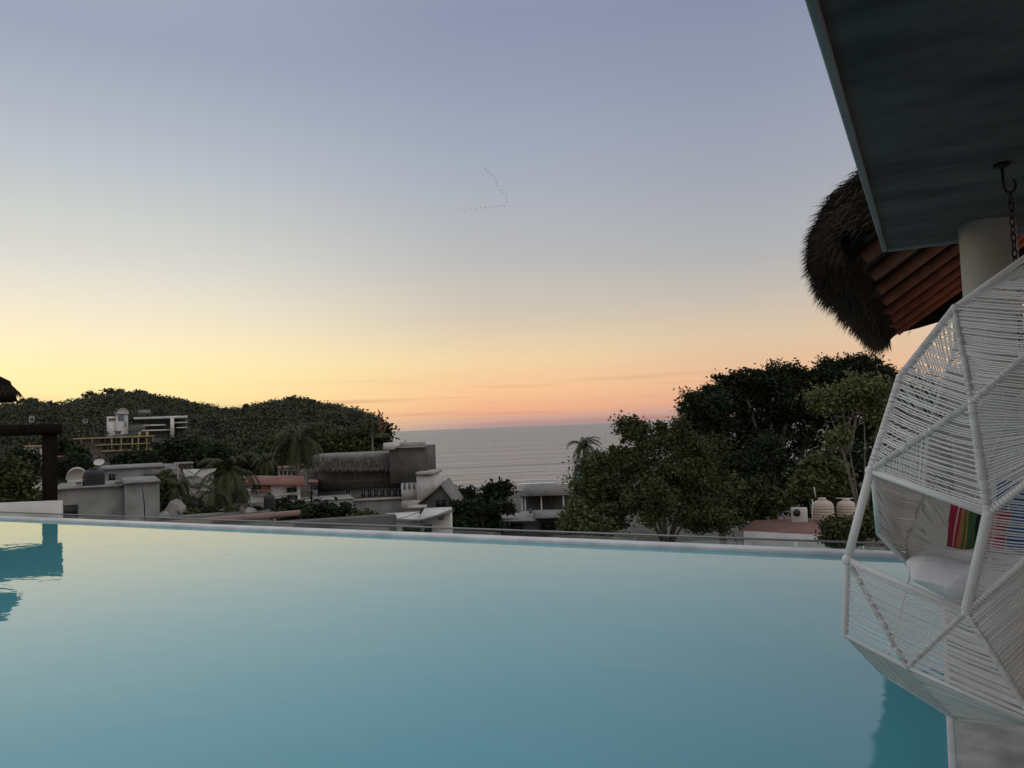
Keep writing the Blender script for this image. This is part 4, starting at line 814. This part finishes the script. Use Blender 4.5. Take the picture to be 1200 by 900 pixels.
tree('hedge_bush', 'dark green bushes between the gabled house and the sheet roofed shack', 'shrub', 62, [(548, 606, 20, 14, 0), (572, 602, 16, 10, 0), (562, 616, 24, 10, 0), (590, 594, 12, 6, 4)], M['leaf_dark'], 560, leaf=.2, clumps=240, per=38, cr_=.5, trunk=.12)
tree('hedge_bush', 'low dark hedge in front of the long townhouse', 'shrub', 42, [(342, 606, 22, 11, 0), (372, 603, 24, 11, 0), (400, 605, 18, 11, 0), (360, 612, 34, 8, 0)], M['leaf_dark'], 370, leaf=.15, clumps=240, per=38, cr_=.35, trunk=.1)
tree('hedge_bush', 'dark bush to the right of the grey concrete house', 'shrub', 55, [(196, 570, 12, 14, 0), (192, 588, 9, 12, 0)], M['leaf_mid'], 194, leaf=.15, clumps=140, per=38, cr_=.4, trunk=.1)
for i, (px, py, w_, h_, d, lab) in enumerate(((10, 560, 26, 24, 36, 'dark tree under the pergola at the left edge'), (28, 548, 20, 18, 70, 'dark tree just behind the white cottage'), (88, 548, 16, 10, 100, 'rounded tree right of the pergola post'), (40, 590, 18, 9, 40, 'dark tree below the white cottage'), (250, 540, 26, 16, 120, 'broad dark tree behind the palms'), (300, 545, 30, 12, 118, 'broad dark tree above the dark red roof'), (400, 520, 40, 14, 130, 'broad dark tree above the long townhouse roof'), (70, 530, 26, 12, 140, 'dark tree mass left of the ochre block'), (215, 528, 30, 14, 150, 'dark tree right of the ochre block'), (340, 525, 30, 14, 140, 'dark tree behind the tall palm'), (160, 540, 24, 7, 130, 'low tree under the ochre block'), (440, 508, 12, 8, 130, 'last tree of the slope above the skylight'))):
    tree('town_tree', lab, 'tree', d, [(px-w_*.4, py, w_*.6, h_*.8, 0), (px+w_*.4, py+h_*.2, w_*.6, h_*.8, 0), (px, py-h_*.3, w_*.5, h_*.7, 0)], M['leaf_dark' if i % 3 else 'leaf_mid'], px, leaf=max(.13, .0026*d), clumps=150, per=36, cr_=.011*d, trunk=.004*d, group='trees in the town below the hills')
pal = [('coconut_palm', 'thin palm with a pale trunk just left of the shuttered house', 281, 572, 55, 1.7, 20, .1), ('coconut_palm', 'small palm in the gap between the white shed and the drooping palm', 256, 566, 62, 1.8, 20, .2), ('coconut_palm', 'big drooping coconut palm left of the shuttered house, seen against the hill', 268, 552, 52, 3.0, 34, .5), ('coconut_palm', 'tall coconut palm with a bare trunk at the left end of the long townhouse', 350, 512, 74, 4.0, 34, -.6), ('coconut_palm', 'small palm directly behind the largest pale heap', 208, 572, 52, 1.9, 24, .2), ('coconut_palm', 'palm rising over the bushy tree in front of the sea', 684, 522, 60, 1.9, 26, .3), ('coconut_palm', 'small palm on the slope above the townhouse skylight', 436, 496, 110, 2.4, 26, 0), ('coconut_palm', 'young palm with low fronds near the black ground tank', 250, 578, 50, 2.0, 22, .1), ('coconut_palm', 'low palm behind the arched part of the second hill foot', 312, 540, 105, 3.2, 24, .2)]
for n_, lab, px, cy, d, L_, nf, ln in pal: palm(n_, lab, px, cy, d, L_, nf, lean=ln)
for i, (px, py, w_, h_, d, lab) in enumerate(((222, 604, 8, 4, 46, 'low shrub at the foot of the largest pale heap'), (247, 603, 10, 5, 47, 'dark shrub right of the black ground tank'), (273, 602, 9, 5, 48, 'dark shrub below the drooping palm'), (300, 603, 9, 5, 48, 'shrub in front of the shuttered house'), (178, 556, 12, 8, 75, 'shrub behind the stepped house'), (330, 592, 9, 6, 55, 'shrub right of the tall black tank'), (428, 609, 18, 6, 40, 'low shrub in front of the townhouse parapet'), (262, 582, 12, 8, 60, 'leafy shrub behind the palm trunks'), (225, 590, 8, 7, 58, 'shrub behind the black ground tank'))):
    tree('yard_shrub', lab, 'shrub', d, [(px-w_*.4, py, w_*.6, h_*.8, 0), (px+w_*.4, py+h_*.2, w_*.6, h_*.8, 0), (px, py-h_*.3, w_*.5, h_*.7, 0)], M['leaf_dark' if i % 2 else 'leaf_mid'], px, leaf=.12, clumps=70, per=40, cr_=.3, trunk=.05, group='shrubs in the yards beyond the pool')
rsm = [(326, 549, 346, 560, 100, 'pale house with red roof behind the shuttered house'), (238, 556, 250, 566, 84, 'tiny pale house between the white shed and the drooping palm'), (182, 560, 196, 572, 66, 'small pale annex right of the stepped house'), (532, 598, 546, 606, 70, 'small grey house among the bushes right of the gabled house'), (262, 555, 274, 566, 95, 'small cream house behind the drooping palm'), (362, 566, 372, 580, 82, 'narrow pale house at the left foot of the long townhouse'), (276, 562, 292, 574, 88, 'low grey house left of the dark red roof'), (204, 544, 226, 556, 110, 'brownish house behind the white shed'), (60, 536, 84, 552, 100, 'grey house right of the pergola post'), (305, 528, 322, 538, 150, 'small house in the trees above the red roof')]
for k, (a_, y0_, b_2, y1_, d, lab) in enumerate(rsm):
    t = building('town_house', lab, (a_+b_2)/2, d); part(t, 'wall', ['offwhite', 'white', 'white', 'grey', 'offwhite', 'grey', 'grey', 'brown', 'grey', 'offwhite'][k], [(a_, b_2, y0_, y1_+14, d, 6)]); part(t, 'roof', ['roofred', 'roof', 'roof', 'roof', 'roof', 'roofred', 'roof', 'roof', 'roofred', 'roof'][k], [(a_-1, b_2+1, y0_-1.2, y0_, d-.4, 6.8)])
    n_ = int((b_2-a_)/5)
    for j in range(n_): win(t, a_+2+j*5, a_+4.4+j*5, y0_+3, y0_+7, d)
for (px, y0, y1, d, w_, lab) in ((92, 566, 572, 44, .3, 'small vent box at the left end of the grey house roof'), (138, 566, 571, 44, .35, 'small vent box right of the black roof tank')):
    t = thing('vent_box', lab, 'vent', at(px, y1, d+1)); CUR[0] = px; part(t, 'box', 'offwhite', [(px-3, px+3, y0, y1, d+1.2, .5)]); part(t, 'cap', 'dgrey', [(px-3.6, px+3.6, y0-.9, y0, d+1.1, .7)])
def wire(lab, a, b_):
    t = thing('overhead_wire', lab, 'wire', a); q = MB(); q.tube([a.lerp(b_, k/12) - Z*(1.2*math.sin(math.pi*k/12)) for k in range(13)], .02, 4, False); q.build('cable', M['black'], t)
wire('sagging wire from the thin pale pole towards the dark utility pole', at(208.5, 544, 58), at(365, 576, 50)); wire('sagging wire from the dark utility pole to the white outbuilding', at(365, 576, 50), at(492, 600, 50))
# flowering agave stalks
t = thing('agave_stalks', 'reddish branching flower stalks rising right of the slope palm', 'plant', at(447, 510, 108))
q = MB(); q.tube([at(447, 512, 108), at(446, 500, 108), at(444, 481, 108)], [.14, .14, .07], 6)
for k in range(9):
    y = 506-k*2.6; sg = 1 if k % 2 else -1; q.tube([at(446, y, 108), at(446+sg*2.2, y-3, 108), at(446+sg*2.6, y-5.5, 108)], [.1, .09, .05], 5)
q.tube([at(447, 510, 108), at(451, 503, 108), at(453, 497, 108)], [.14, .12, .07], 6); q.build('stalk', M['agave'], t)
q = MB()
for k in range(16):
    a = math.pi*(.05+.9*k/15); q.tube([at(449, 513, 107), at(449+6*math.cos(a), 513-5*math.sin(a), 107), at(449+11*math.cos(a), 513-6*math.sin(a), 107)], [.16, .12, .02], 5)
q.build('leaf_rosette', M['palm'], t)
# ------------------------------------------------------------------ birds
def bird(loc, az):
    t = thing('bird', 'distant dark bird gliding in the loose V shaped flock', 'bird', loc, 'birds flying in a flock')
    q = MB(); q.tube([loc-rh*.26, loc-rh*.12, loc+rh*.05, loc+rh*.22], [.01, .06, .065, .015], 6); q.build('body', M['bird'], t, smooth=True)
    for sg in (-1, 1):
        q = MB(); a = loc+rh*.08; b_ = loc-rh*.05; m1 = loc+fh*sg*.25+Z*.13+rh*.05; m2 = loc+fh*sg*.25+Z*.12-rh*.09; e = loc+fh*sg*.52+Z*.05-rh*.1
        q.add([a, m1, m2, b_, e, a-Z*.02, m1-Z*.02, m2-Z*.02, b_-Z*.02], [(0,1,2,3),(1,4,2),(8,7,6,5),(6,7,4)]); q.build('wing', M['bird'], t)
    return t
path = [(569,198),(572,201),(575,204.5),(578,206),(580.5,210),(582,214.5),(583,218),(586.5,223),(589.5,226),(592.5,229),(594,233),(593.5,237),(591,241),(587.5,240.5),(583,242),(579,242.5),(575,243.5),(569,243),(563,244),(558,246),(551,245.5),(545,247.5),(538,247)]
proto = None
for i, (px, py) in enumerate(path):
    p = at(px, py, 250 + i*.8)
    if proto is None: proto = bird(p, 0); bt_ = proto
    else: bt_ = copy_tree(proto); bt_.location = p
    bt_.rotation_euler = (0, 0, R(random.uniform(10, 50)))
for o in bpy.data.objects:
    if '_o' in o: del o['_o']
